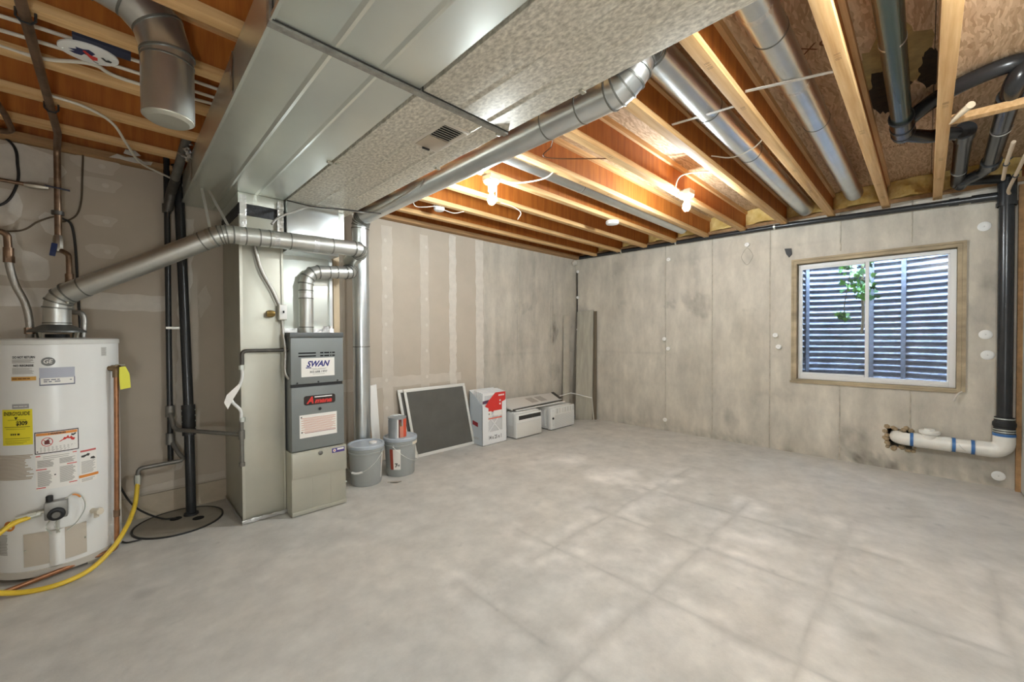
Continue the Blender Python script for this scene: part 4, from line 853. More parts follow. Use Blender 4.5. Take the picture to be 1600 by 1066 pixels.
# relief valve and copper discharge pipe
rv = thing('relief_pipe', 'copper relief discharge pipe with a bronze valve on the heater side', 'pipe', tuple(onc(52, 1.1)))
c = onc(52, 1.115); a = math.radians(52); f = ER*math.sin(a)+EF*math.cos(a); q = onc(52, 1.115, HR+.038)
build('valve_body', MB().tube([c-f*.01, c+f*.015, c+f*.016, c+f*.055], [.014, .014, .019, .017], 12), M('bronze', (134, 112, 84), .45, .7, var=.2, vscale=40), rv)
build('outlet', MB().tube([q+Vector((0, 0, .018)), q+Vector((0, 0, -.055))], .017, 12), MATS['bronze'], rv); build('test_lever', MB().bar(q+Vector((0, 0, .022)), q+Vector((.035, -.03, .020)), .012, .004), galv_dk, rv)
build('drop_tube', MB().tube(fil([q+Vector((0, 0, -.05)), Vector((q.x-.004, q.y, .60)), Vector((q.x-.012, q.y-.012, .032)), Vector((q.x-.09, q.y-.035, .030)), Vector((-.62, 3.13, .024))], .03, 4), .012, 14), copper, rv)
build('coupling', MB().tube([Vector((q.x-.009, q.y-.006, .225)), Vector((q.x-.009, q.y-.006, .265))], .015, 14), copper_dk, rv)
tp = q+Vector((.028, -.022, -.006)); build('valve_tag', MB().prism([tp+Vector(v) for v in ((-.014, 0, .012), (.012, -.002, .016), (.030, .004, -.03), (.034, .006, -.115), (-.012, -.008, -.122), (-.016, -.004, -.04))], (0, .0012, 0)), M('yellow tag', (226, 222, 70), .5), rv)
# yellow gas connector and hang tag
tag(build('gas_hose', MB().tube(spline([(.088, 3.70, .335), (.084, 3.68, .28), (.07, 3.60, .20), (.03, 3.40, .15), (-.03, 3.28, .085), (-.12, 3.19, .030), (-.24, 3.15, .014), (-.38, 3.19, .018), (-.50, 3.22, .08), (-.52, 3.24, .20), (-.45, 3.25, .30), (-.395, 3.265, .345), (-.33, 3.275, .363)], 10), .0125, 12), yellow_m, org=(.08, 3.6, .2)), 'yellow coated gas hose looping on the floor in front of the heater', 'hose')
bpy.data.objects['gas_hose']['label'] = 'yellow coated gas hose looping from the wall pipe past the heater'
gh = bpy.data.objects['gas_hose']
build('end_nut', MB().lathe([(0, -.03), (.017, -.03), (.019, .02), (.016, .04), (0, .04)], .088, 3.70, .335, 8), galv, gh); build('end_nut', MB().tube([(-.335, 3.275, .362), (-.30, 3.277, .366)], .015, 8), galv, gh)
m_ = MB(); P = []
for i in range(7):
    t_ = i/6; cx, cz = inter(-.40, -.505, t_), inter(.365, .255, t_); w = .020+.030*math.sin(PI*t_)
    for j in (-1, 0, 1): P.append((cx+j*w*.8, 3.232-.008*(1-abs(j))-.004*math.sin(5*t_), cz+j*w*.7))
m_.add(P, [(i*3+j, (i+1)*3+j, (i+1)*3+j+1, i*3+j+1) for i in range(6) for j in range(2)]); build('hose_tag', m_, M('yellow film tag', (230, 206, 70), .4), gh)
# water pipes over the heater
wl_ = thing('water_pipe', 'copper pipe elbow and flexible hose at the left of the heater top', 'pipe', (-.355, 3.6, 1.3))
build('copper_elbow', MB().tube(fil([(-.72, 3.60, 1.888), (-.430, 3.60, 1.892), (-.428, 3.60, 1.80)], .03, 5), .016, 14), copper_dk, wl_); build('coupling', MB().lathe([(0, -.03), (.021, -.03), (.021, .03), (0, .03)], -.427, 3.60, 1.775, 12), copper_dk, wl_)
build('flexible_hose', MB().tube(spline([(-.427, 3.60, 1.775), (-.424, 3.60, 1.70), (-.405, 3.60, 1.60), (-.372, 3.60, 1.50), (-.357, 3.60, 1.40), (-.355, 3.60, 1.30)], 7), .017, 14), braid, wl_)
for z in (1.74, 1.34): build('hex_nut', MB().lathe([(0, -.018), (.022, -.018), (.022, .018), (0, .018)], -.426 if z > 1.5 else -.356, 3.60, z, 6), copper_dk, wl_)
wr_ = thing('water_pipe', 'copper water pipe with a blue handled valve above the heater', 'pipe', (-.25, 3.72, 1.9))
build('riser', MB().tube(fil([(-.222, 1.3, 2.476), (-.226, 3.50, 2.476), (-.247, 3.76, 2.476), (-.250, 3.76, 1.87)], [1.0, .06], 4), .0165, 14), copper_dk, wr_)
build('lower_tube', MB().tube(fil([(-.248, 3.745, 1.845), (-.205, 3.72, 1.815), (-.204, 3.72, 1.60)], .03, 4), .014, 12), copper_dk, wr_); build('coupling', MB().lathe([(0, -.035), (.020, -.035), (.020, .035), (0, .035)], -.204, 3.72, 1.66, 12), copper_dk, wr_)
build('flexible_hose', MB().tube(spline([(-.204, 3.72, 1.63), (-.205, 3.70, 1.52), (-.19, 3.68, 1.46), (-.155, 3.66, 1.45), (-.142, 3.65, 1.40), (-.15, 3.64, 1.30)], 7), .015, 12), braid, wr_)
bvm = M('valve nickel', (178, 170, 156), .35, .85)
build('ball_valve', MB().tube([(-.25, 3.76, 1.93), (-.25, 3.755, 1.90), (-.249, 3.75, 1.86), (-.247, 3.745, 1.83)], [.020, .026, .026, .018], 10), bvm, wr_)
build('lever_handle', MB().bar((-.262, 3.715, 1.875), (-.272, 3.70, 1.795), .026, .010, (0, 1, 0)), M('blue lever grip', (44, 58, 98), .4), wr_, bevel=.004)
build('joint_clamp', MB().lathe([(0, -.012), (.028, -.012), (.028, .012), (0, .012)], -.25, 3.76, 2.07, 12), dark_metal, wr_)
sv = thing('side_valve', 'horizontal copper branch with a dark lever valve on the drywall', 'valve', (-.35, 3.78, 2.24))
build('branch_tube', MB().tube([(-.75, 3.80, 2.235), (-.36, 3.79, 2.222)], .011, 12), copper_dk, sv); build('ball_valve', MB().tube([(-.385, 3.79, 2.222), (-.36, 3.79, 2.222), (-.33, 3.785, 2.222), (-.285, 3.78, 2.222)], [.014, .021, .021, .014], 8), bvm, sv); build('lever_handle', MB().bar((-.30, 3.75, 2.226), (-.195, 3.745, 2.216), .018, .008, (0, 0, 1)), M('navy lever grip', (40, 44, 64), .4), sv, bevel=.003)
o = thing('ceiling_pipe', 'thin copper pipe slanting under the joists at the far left', 'pipe', (-.4, 3.0, 2.47))
build('pipe_wall', MB().tube(fil([(-.52, 1.6, 2.478), (-.405, 3.40, 2.478), (-.395, 3.56, 2.44), (-.70, 3.60, 2.435)], .05, 4), .014, 12), copper_dk, o)
for (x, y) in ((-.222, 2.31), (-.222, 3.13), (-.42, 3.13)):
    build('pipe_hook', MB().tube([(x-.024, y, 2.498), (x-.024, y, 2.468), (x-.012, y, 2.453), (x+.012, y, 2.453), (x+.024, y, 2.468), (x+.024, y, 2.498)], .004, 6), rubber, o if x < -.3 else wr_)
for pts, lab, m in (([(-.60, 3.915, 2.60), (-.445, 3.905, 2.49), (-.42, 3.905, 2.36), (-.425, 3.905, 2.24), (-.48, 3.905, 2.11), (-.62, 3.905, 2.05)], 'dark cable curving down the drywall at the left edge', cable_b),
                    ([(-.142, 3.90, 2.52), (-.147, 3.905, 2.38), (-.155, 3.905, 2.2), (-.18, 3.905, 2.10), (-.235, 3.88, 2.045), (-.262, 3.80, 2.055), (-.34, 3.86, 2.02), (-.42, 3.89, 1.955), (-.60, 3.9, 1.93)], 'thin dark wire crossing the drywall behind the copper pipe', M('thin wire', (92, 78, 60), .5)),
                    ([(-.24, 3.84, 2.06), (-.20, 3.87, 2.03), (-.185, 3.88, 1.9), (-.178, 3.86, 1.7), (-.172, 3.84, 1.5), (-.165, 3.8, 1.31)], 'black cable running down the drywall to the heater top', cable_b)):
    tag(build('wall_cable', MB().tube(spline(pts, 8), .007 if m is cable_b else .005, 8), m, org=pts[0]), lab, 'cable')
# cables in the left joist bays and the oval cover plate
cbs = [([(-1.2, 2.66, 2.545), (-.5, 2.64, 2.545), (-.1, 2.60, 2.54), (.9, 2.62, 2.56)], .008, 'pale cable along the joist bay behind the oval plate, nearest the back'),
       ([(-1.2, 2.55, 2.55), (-.45, 2.53, 2.55), (-.05, 2.50, 2.548), (.9, 2.54, 2.56)], .008, 'pale cable in the joist bay passing behind the oval plate'),
       ([(-1.2, 2.45, 2.56), (-.4, 2.45, 2.56), (0, 2.43, 2.56), (.9, 2.44, 2.57)], .008, 'pale cable in the joist bay nearest the front flange, beside the oval plate'),
       ([(-1.0, 2.60, 2.53), (-.42, 2.69, 2.515), (-.22, 2.685, 2.51), (-.06, 2.60, 2.515), (.1, 2.68, 2.53), (.9, 2.62, 2.56)], .008, 'thick white cable sagging below the joist bay at the left'),
       ([(-.22, 3.02, 2.492), (-.10, 3.03, 2.485), (.0, 3.13, 2.475), (.06, 3.34, 2.45), (.13, 3.60, 2.44), (.28, 3.78, 2.44), (.36, 3.84, 2.42), (.40, 3.75, 2.30)], .007, 'white cable drooping under the left joists towards the duct')]
for pts, r, lab in cbs: tag(build('joist_cable', MB().tube(spline(pts, 8), r, 8), cable_w, org=pts[0]), lab, 'cable')
for k in range(3):
    x = -.40+.024*k; tag(build('cable_loop', MB().tube(spline([(x-.08, 2.36, 2.53), (x-.03, 2.40, 2.49), (x, 2.50, 2.465), (x, 2.60, 2.48), (x-.05, 2.66, 2.53)], 8), .007, 8), cable_w, org=(x, 2.5, 2.5)), ('left', 'middle', 'right')[k]+' one of three white cable loops hanging at the top left corner', 'cable')
ov = thing('oval_plate', 'oval white cover plate with a navy and red picture under the left joists', 'plate', (-.065, 2.46, 2.49))
cx, cy, cz = -.067, 2.462, 2.488; ux, uy = Vector((.96, -.28, 0)).normalized(), Vector((.28, .96, 0)).normalized()
def ovp(a, b, dz=0): return Vector((cx, cy, cz+dz))+ux*a+uy*b
m_ = MB().prism([ovp(.092*math.cos(t), .074*math.sin(t)) for t in [2*PI*i/36 for i in range(36)]], (0, 0, .008)); build('plate_disc', m_, white_pl, ov, bevel=.002)
build('mount_board', MB().box(-.11, 2.36, 2.496, .06, 2.42, 2.54), M('navy backing', (42, 46, 66), .6), ov)
m_ = MB().add([ovp(a, b, -.0008) for a, b in ((-.05, .018), (-.062, .004), (-.042, -.002), (-.058, -.014), (-.030, -.022), (-.028, -.038), (-.008, -.030), (.012, -.036), (.024, -.012), (.010, .004), (-.002, .018), (-.016, .006), (-.030, .022))], [tuple(range(13))]); build('navy_print', m_, M('navy ink', (38, 44, 84), .5), ov)
m_ = MB().add([ovp(a, b, -.0012) for a, b in ((-.014, -.018), (-.004, -.024), (.004, .004), (.022, .014), (.016, .036), (-.002, .044), (-.008, .020))], [tuple(range(7))]); build('red_print', m_, red_m, ov)
m_ = MB().add([ovp(a, b, -.0008) for a, b in ((.034, .006), (.044, .002), (.048, .018), (.058, .012), (.066, .022), (.058, .034), (.042, .032))], [tuple(range(7))]); m_.add([ovp(a, b, -.0008) for a, b in ((-.004, .05), (.000, .047), (.012, .062), (.008, .064))], [(0, 1, 2, 3)]); build('black_print', m_, ink, ov)
for a in (-.078, .078): build('screw', MB().lathe([(0, 0), (.004, 0), (.003, -.002), (0, -.002)], *ovp(a, 0), 10), galv, ov)

# ------------------------------------------------------------------ drain pipes at the right
def ring(parent, name, c, d, r, w, t, m, seg=24): return band(parent, name, c, d, r, w, t, m, seg)
bd_ = thing('drain_stack', 'upright black drain stack in the right corner standing on the white pipe', 'pipe', (5.215, -.452, .45))
build('pipe_wall', MB().tube([(5.215, -.452, .50), (5.215, -.452, 2.40)], .0445, 24), abs_m, bd_)
build('top_fitting', MB().tube([(5.215, -.452, 2.34), (5.215, -.452, 2.56)], .054, 24), abs_m, bd_); ring(bd_, 'hub_ring', (5.215, -.452, 2.35), (0, 0, 1), .054, .03, .006, abs_m)
build('rubber_coupling', MB().lathe([(.046, .0), (.060, .0), (.062, .03), (.058, .045), (.066, .06), (.066, .085), (.056, .10), (.056, .13), (.046, .13)], 5.215, -.452, .475, 28), rubber, bd_)
for z in (.487, .505, .595): ring(bd_, 'hose_clamp', (5.215, -.452, z), (0, 0, 1), .060 if z < .55 else .057, .009, .003, galv)
m_ = MB()
for z, a in ((1.93, 2.2), (1.86, 2.5), (2.2, 2.0), (2.28, 2.3), (1.2, 2.6)): m_.prism([(5.215+.0452*math.cos(a+PI+q), -.452+.0452*math.sin(a+PI+q)*1, z+dz) for q, dz in ((0, 0), (.3, .01), (.35, .04), (.1, .05))], (-.0006, 0, 0))
build('white_scuffs', m_, white_pl, bd_)
zc = .325
wp = thing('white_drain_pipe', 'white plastic drain pipe with blue bands low on the concrete wall', 'pipe', (5.2, -.1, zc))
build('pipe_wall', MB().tube(fil([(5.50, .185, zc-.005), (5.215, .185, zc-.005), (5.212, -.06, zc), (5.215, -.452, zc), (5.215, -.452, .505)], [.075, .0, .085], 7), .057, 28), pvc, wp)
build('elbow_hub', MB().tube(fil([(5.215, -.30, zc), (5.215, -.452, zc), (5.215, -.452, .47)], .085, 7), .063, 28), pvc, wp)
build('cleanout_body', MB().tube([(5.212, .075, zc), (5.212, -.155, zc)], .063, 28), pvc, wp); build('cleanout_hub', MB().lathe([(0, 0), (.050, 0), (.052, .068), (.068, .075), (.070, .098), (.062, .104), (0, .104)], 5.205, -.025, zc, 28), pvc, wp)
build('cleanout_plug', MB().lathe([(0, .104), (.040, .104), (.038, .118), (0, .118)], 5.205, -.025, zc, 6), pvc, wp)
for y, r in ((.088, .060), (-.172, .060), (-.282, .060)): ring(wp, 'blue_band', (5.213, y, zc), (0, 1, 0), r-.002, .022, .0035, blue_m)
ring(wp, 'blue_band', (5.215, -.452, .462), (0, 0, 1), .0615, .022, .003, blue_m)
m_ = MB().tube(spline([(5.156, -.2, zc+.02), (5.152, -.22, zc-.01), (5.16, -.24, zc-.03)], 4), .0012, 5); build('pen_mark', m_, ink_l, wp)
wpp = thing('wall_pipe', 'long black pipe running level along the top of the concrete wall', 'pipe', (5.255, 1.5, 2.49))
build('pipe_wall', MB().tube([(5.262, 3.85, 2.52), (5.255, 1.2, 2.492), (5.245, -.40, 2.435)], .026, 18), abs_m, wpp)
build('end_fitting', MB().tube([(5.246, -.26, 2.44), (5.245, -.40, 2.435)], .034, 18), abs_m, wpp); build('coupling', MB().tube([(5.248, -.13, 2.444), (5.247, -.19, 2.442)], .032, 18), abs_m, wpp)
for y in (3.1, 2.3, 1.19): ring(wpp, 'hanger_band', (5.256, y, 2.492+.010*(y-1.2)), (0, 1, 0), .026, .018, .0025, galv, 18)
ad = thing('joist_drain', 'dark green tinted drain pipe lying in a joist bay, ending in a wye', 'pipe', (2.9, .115, 2.61))
build('pipe_wall', MB().tube([(.2, .115, 2.625), (3.42, .115, 2.605)], .047, 24), M('green black pipe', (58, 72, 66), .22), ad)
build('wye_body', MB().tube([(3.40, .115, 2.605), (3.70, .115, 2.600)], .056, 24), abs_m, ad); build('end_cap', MB().lathe([(0, 0), (.056, 0), (.050, .02), (0, .03)], 3.70, .115, 2.60, 24, axis=(1, 0, 0)), abs_m, ad)
for x in (3.40, 3.55, 3.66): ring(ad, 'hub_ring', (x, .115, 2.603), (1, 0, 0), .056, .016, .004, rubber)
ring(ad, 'clamp', (2.50, .115, 2.613), (1, 0, 0), .047, .014, .002, strap_m)
build('upper_sweep', MB().tube(spline([(3.60, .11, 2.63), (3.50, .03, 2.655), (3.42, -.06, 2.675), (3.37, -.17, 2.69), (3.34, -.28, 2.695), (3.36, -.36, 2.69), (3.40, -.42, 2.66)], 6), .042, 20), abs_m, ad)
build('lower_sweep', MB().tube(fil([(3.66, .115, 2.585), (3.80, .0, 2.58), (3.86, -.13, 2.58), (4.0, -.16, 2.58)], .08, 4), .040, 18), abs_m, ad)
a2 = thing('branch_drain', 'middle dark drain pipe with a hub at each end beside the wye', 'pipe', (4.4, -.165, 2.57))
build('pipe_wall', MB().tube([(3.84, -.16, 2.58), (5.10, -.175, 2.565)], .044, 22), abs_m, a2); ring(a2, 'hub_ring', (3.90, -.16, 2.58), (1, 0, 0), .044, .10, .010, abs_m)
ring(a2, 'clamp', (4.72, -.168, 2.57), (1, .2, 0), .044, .010, .003, strap_m)
a3 = thing('branch_drain', 'rightmost dark drain pipe near the side wall with an elbow at its top', 'pipe', (4.0, -.32, 2.58))
build('pipe_wall', MB().tube(fil([(3.36, -.36, 2.69), (3.33, -.31, 2.60), (3.45, -.31, 2.58), (4.75, -.325, 2.56)], .05, 4), .044, 22), abs_m, a3); ring(a3, 'hub_ring', (3.50, -.31, 2.58), (1, 0, 0), .044, .09, .010, abs_m); ring(a3, 'hub_ring', (4.66, -.324, 2.562), (1, 0, 0), .044, .12, .010, abs_m)
ring(a3, 'clamp', (3.95, -.317, 2.57), (1, 0, 0), .045, .014, .003, strap_m)
build('lower_elbow', MB().tube(fil([(4.72, -.325, 2.56), (4.86, -.30, 2.56), (5.0, -.20, 2.545), (5.1, -.19, 2.54)], .08, 4), .040, 18), abs_m, a3); build('tail', MB().tube(fil([(5.0, -.2, 2.545), (5.13, -.33, 2.56), (5.215, -.45, 2.56)], .06, 4), .036, 18), abs_m, a3)
br = thing('wood_brace', 'short wooden brace nailed across at the right below the drain pipes', 'brace', (3.45, -.23, 2.53))
build('board', MB().bar((3.455, -.09, 2.528), (3.475, -.54, 2.522), .060, .036), flange_m, br, bevel=.002)
o = tag(build('split_scrap', MB().tube([(3.44, -.088, 2.512), (3.22, -.155, 2.497)], [.014, .018], 12), M('pale plastic scrap', (226, 206, 176), .4), org=(3.3, -.12, 2.5)), 'pale cut pipe scrap beside the joist flange at the right', 'scrap')
for k, (pts, lab) in enumerate((([(4.05, -.375, 2.50), (4.50, -.385, 2.49), (4.85, -.40, 2.47)], 'thin pale water pipe hanging beside the rightmost drain pipe'), ([(4.35, -.455, 2.49), (4.8, -.455, 2.47), (5.10, -.45, 2.44), (5.17, -.46, 2.42)], 'thin tan water pipe by the side wall above the black stack'))):
    t = thing('thin_pipe', lab, 'pipe', pts[0]); build('pipe_wall', MB().tube(spline(pts, 5), .011, 10), M('thin pale pipe', (206, 184, 156), .5), t)
    c = Vector(pts[1]); ring(t, 'hanger_hook', c, (1, 0, 0), .011, .012, .006, rubber, 14); build('hook_arm', MB().tube([c+Vector((0, 0, .012)), c+Vector((0, -.03, .04))], .004, 6), rubber, t)
for (a, b, lab) in (((2.38, 1.096-.03, 2.548), (2.44, .72, 2.548), 'flat white strap bridging the bay under the lit side of the first bay pipe'), ((2.33, .66, 2.548), (2.46, .31, 2.548), 'flat white strap bridging the bay under the second bay pipe')):
    tag(build('support_strap', MB().bar(a, b, .022, .003), M('white strap', (218, 214, 206), .45, .3), org=a), lab, 'strap')
tag(build('loose_wire', MB().tube(spline([(3.02, 1.07, 2.56), (3.08, .95, 2.53), (3.02, .80, 2.53), (2.96, .72, 2.56)], 6), .0045, 6), cable_w, org=(3.0, .9, 2.53)), 'thin pale wire crossing under the first bay pipe between joists', 'cable')
# yellow insulation stuffed between the joist ends
ys = sorted(JY); od = ('first', 'second', 'third', 'fourth', 'fifth', 'sixth', 'seventh', 'eighth', 'ninth', 'tenth')
bays = [(b, a) for a, b in zip(ys[:-1], ys[1:])][::-1]+[(ys[0], Y0)]
for k, (b, a) in enumerate(bays):
    m_ = MB(); nu, nv = 14, 8; P = []
    for i in range(nu+1):
        for j in range(nv+1):
            y = inter(a+.008, b-.008, i/nu); z = inter(WT+.03, SUB-.004, j/nv); q = math.sin(PI*min(1, max(0, i/nu)))**.5
            P.append((X1+.02-.10*q*(.6+.5*fbm(y*6, z*7, k))-.05*(1-j/nv)*q, y, z-.012*fbm(y*11, k, 3)*(1-j/nv)))
    m_.add(P, [(i*(nv+1)+j, (i+1)*(nv+1)+j, (i+1)*(nv+1)+j+1, i*(nv+1)+j+1) for i in range(nu) for j in range(nv)])
    m_.box(X1+.055, a+.008, WT+.036, X1+.09, b-.008, SUB-.004)
    tag(build('insulation_batt', m_, ins_m, org=(X1, (a+b)/2, WT+.036)), od[k]+' yellow insulation batt from the far corner, between joist ends', 'insulation', 'insulation batts above the concrete wall')
# form tie plugs on the concrete
PL = [(1.184, 1.286, 'upper of two white plugs just left of the window'), (1.153, 1.157, 'lower of two white plugs just left of the window'), (2.469, 1.239, 'upper of two white plugs mid height on the concrete wall'), (2.415, 1.11, 'lower of two white plugs mid height on the concrete wall'), (2.459, .150, 'white plug low on the wall just above the floor'),
      (1.471, 2.345, 'white plug high on the wall above the diamond crack'), (2.41, 2.30, 'small white plug high on the wall near the far corner'), (-.338, 2.207, 'flat white disc high beside the black stack'), (-.352, 1.286, 'upper of two flat white discs mid height beside the stack'), (-.364, 1.111, 'lower of two flat white discs mid height beside the stack'), (-.431, .094, 'flat white disc low under the white drain elbow')]
for y, z, lab in PL:
    t = thing('tie_plug', lab, 'plug', (X1, y, z), 'plugs in the concrete wall'); big = y < 0
    if big: build('disc', MB().lathe([(0, 0), (.040, 0), (.040, .004), (.034, .007), (.010, .008), (0, .006)], X1, y, z, 24, axis=(-1, 0, 0)), white_pl, t)
    else: build('cone', MB().lathe([(0, 0), (.022, 0), (.026, .012), (.026, .026), (.020, .030), (0, .030)], X1, y, z, 18, axis=(-1, 0, 0)), white_pl, t)
    build('centre_hole', MB().lathe([(0, 0), (.005, 0), (.005, .0015), (0, .0015)], X1-(.0075 if big else .030), y, z, 10, axis=(-1, 0, 0)), ac_g, t)
for z, lab in ((2.31, 'uppermost white plug in the far room corner'), (1.90, 'second white plug down the far room corner'), (1.388, 'third white plug down the far room corner'), (1.131, 'lowest white plug in the far room corner')):
    t = thing('tie_plug', lab, 'plug', (X1-.005, 3.90, z), 'plugs in the concrete wall'); build('cone', MB().lathe([(0, 0), (.020, 0), (.024, .012), (.02, .026), (0, .026)], X1-.001, 3.90, z, 16, axis=(-1, 0, 0)), white_pl, t); build('centre_hole', MB().lathe([(0, 0), (.004, 0), (.004, .0015), (0, .0015)], X1-.027, 3.90, z, 10, axis=(-1, 0, 0)), ac_g, t)
m_ = MB()
for q in range(18):
    a0, a1 = 2*PI*q/18, 2*PI*(q+1)/18
    f_ = lambda a: (X1-.001, 1.475+.062*math.copysign(abs(math.cos(a))**1.5, math.cos(a))+.004*math.sin(9*a), 2.21+.10*math.copysign(abs(math.sin(a))**1.5, math.sin(a)))
    m_.tube([f_(a0), f_(a1)], .0016, 4)
build('diamond_crack', m_, M('crack line', (128, 120, 104), .9), wr)  # dark tone of the crack itself
m_ = MB(); m_.prism([(5.285, 3.93, 2.42), (5.20, 3.93, 2.40), (5.17, 3.93, 2.45), (5.22, 3.93, 2.49), (5.285, 3.93, 2.48)], (0, -.02, 0)); tag(build('mortar_lump', m_, mud, org=(5.22, 3.93, 2.45), bevel=.004), 'white lump of foam in the far corner under the joists', 'foam')
m_ = MB().box(5.278, 3.905, .75, 5.292, 3.925, 2.32); o = build('corner_rod', m_, dark_metal, org=(5.285, 3.915, .75)); tag(o, 'thin dark rod running down the far room corner', 'rod')

# ------------------------------------------------------------------ things on the floor along the back wall
def bucket(name, lab, cx, cy, h, grp, lid_extra, turn):
    t = thing(name, lab, 'bucket', (cx, cy, 0), grp); r0, r1 = .128, .148
    build('pail', MB().lathe([(0, .002), (r0-.004, .002), (r0, .008), (r1-.006, h-.075), (r1-.004, h-.075), (r1+.004, h-.072), (r1+.004, h-.062), (r1-.002, h-.058), (r1-.001, h-.046), (r1+.005, h-.044), (r1+.005, h-.034), (r1, h-.030), (r1, h-.01)], cx, cy, 0, 48), bucket_m, t)
    ld = build('lid', MB().lathe([(r1+.004, h-.030), (r1+.008, h-.028), (r1+.008, h-.006), (r1+.004, h), (r1-.010, h), (r1-.016, h-.008), (0, h-.008)], cx, cy, 0, 48), lid_m, t)
    if lid_extra == 'spout':
        build('spout_cap', MB().lathe([(0, 0), (.034, 0), (.034, .010), (.030, .013), (0, .013)], cx+.055, cy-.02, h-.008, 20), white_pl, ld)
    a0 = turn; ex, ey = math.cos(a0), math.sin(a0)
    for s in (-1, 1): build('handle_ear', MB().lathe([(0, 0), (.014, 0), (.012, .010), (0, .010)], cx+s*ex*(r1+.001), cy+s*ey*(r1+.001), h-.066, 12, axis=(s*ex, s*ey, 0)), bucket_m, t)
    pts = []; nx, ny = ey, -ex
    for i in range(17):
        a = PI*i/16; R_ = r1+.012; rad = math.sin(a); pts.append((cx+ex*R_*math.cos(a)+nx*(R_+.006)*rad, cy+ey*R_*math.cos(a)+ny*(R_+.006)*rad, h-.066-.155*rad))
    build('wire_handle', MB().tube(pts, .0022, 6), galv, t)
    return t, pts
u1, hp = bucket('bucket', 'grey lidded bucket with a white spout cap beside the furnace', 1.574, 3.475, .352, 'lidded grey buckets', 'spout', -1.0)
m = hp[7], hp[9]; build('hand_grip', MB().tube([hp[6], hp[7], hp[8], hp[9]], .009, 10), white_pl, u1)
u2, hp = bucket('bucket', 'grey lidded bucket with a paper label carrying a paint can', 1.915, 3.487, .355, 'lidded grey buckets', '', .63)
def bpatch(mb, cx, cy, r, a0, a1, z0, z1, off, n=8, k=.0):
    vs = []
    for i in range(n+1):
        a = inter(a0, a1, i/n)
        for z in (z0, z1): rr = r+off+k*z; vs.append((cx+rr*math.cos(a), cy+rr*math.sin(a), z))
    mb.add(vs, [(2*i, 2*i+2, 2*i+3, 2*i+1) for i in range(n)])
kk = .020/.28
m_ = MB(); bpatch(m_, 1.915, 3.487, .1275, 3.70, 4.22, .07, .26, .0018, 10, kk); lb_ = build('paper_label', m_, paper, u2, label='white paper label')
m_ = MB(); bpatch(m_, 1.915, 3.487, .1275, 3.52, 3.74, .07, .26, .0024, 6, kk); build('red_panel', m_, M('dull red print', (168, 74, 54), .5), lb_)
def bfn(a, z): return lambda x, y: (1.915+(.1275+.003+kk*(z+y))*math.cos(a+x/.14), 3.487+(.1275+.003+kk*(z+y))*math.sin(a+x/.14), z+y)
m_ = MB(); text(m_, '7', .05, bfn(3.93, .11), bold=.002); text(m_, '45', .024, bfn(4.09, .11), bold=.0006); build('lettering', m_, ink, lb_)
m_ = MB(); bpatch(m_, 1.574, 3.475, .1275, 5.35, 5.45, .05, .27, .0018, 3, kk); build('label_edge', m_, paper, u1)
m_ = MB(); bpatch(m_, 1.915, 3.487, .150, 5.0, 5.9, .287, .312, .004, 12); build('tape_band', m_, M('masking tape', (226, 216, 196), .6), u2)
pc = thing('paint_can', 'metal paint can with an orange and pink label on the rear bucket', 'paint can', (1.895, 3.515, .347))
px, py, pz = 1.878, 3.475, .3475
build('can_body', MB().lathe([(0, 0), (.082, 0), (.084, .004), (.082, .010), (.082, .180), (.085, .186), (.085, .192), (.078, .194), (.074, .188), (0, .188)], px, py, pz, 40), M('can metal', (178, 184, 188), .4, .6, var=.08, vscale=12), pc)
def cb(a0, a1, z0, z1, off, m, nm, lab=None):
    m_ = MB(); bpatch(m_, px, py, .082, a0, a1, pz+z0, pz+z1, off, 8); return build(nm, m_, m, pc, label=lab)
cb(4.35, 4.72, .01, .178, .0012, M('maroon can print', (96, 42, 40), .5), 'dark_panel'); cb(4.50, 4.95, .01, .115, .0018, M('salmon can print', (206, 132, 110), .5), 'salmon_panel'); cb(4.92, 5.75, .01, .178, .0014, M('orange red can print', (218, 84, 52), .5), 'orange_panel', 'orange red label')
cb(4.22, 4.36, .01, .178, .0012, paper, 'white_edge')
m_ = MB()
for k in range(5): a = 4.46+.07*k; bpatch(m_, px, py, .082, a, a+.025, pz+.115, pz+.13+.02*((k*3) % 4)/2, .0022, 1)
build('brush_print', m_, M('olive can print', (150, 140, 80), .5), pc)
build('bail', MB().tube([(px+.086*math.cos(a), py+.05*math.sin(a), pz+.175+.03*math.sin(a)) for a in [PI*i/14 for i in range(15)]], .0018, 6), galv, pc)
o = tag(build('scrap_strip', MB().prism([(1.70, 3.33, .001), (1.735, 3.315, .001), (1.80, 3.275, .001), (1.80, 3.26, .004), (1.755, 3.25, .010), (1.715, 3.30, .006)], (0, 0, .004)), M('scrap card', (186, 176, 162), .7), org=(1.75, 3.29, 0)), 'small pale scrap lying on the floor between the buckets', 'scrap')
o = tag(build('white_board', MB().hexa([(1.80, 3.80, .0), (1.885, 3.80, .0), (1.885, 3.815, .0), (1.80, 3.815, .0), (1.79, 3.885, .80), (1.875, 3.885, .81), (1.875, 3.90, .81), (1.79, 3.90, .80)]), white_pl, org=(1.84, 3.8, 0), bevel=.002), 'narrow white board leaning on the drywall behind the buckets', 'board')
o = tag(build('brown_board', MB().hexa([(1.755, 3.81, .0), (1.80, 3.81, .0), (1.80, 3.83, .0), (1.755, 3.83, .0), (1.745, 3.885, .77), (1.79, 3.885, .77), (1.79, 3.905, .77), (1.745, 3.905, .77)]), M('brown board', (150, 112, 66), .7, var=.2, vscale=8, stretch=(3, 3, .3)), org=(1.78, 3.81, 0)), 'narrow brown board leaning beside the white board', 'board')
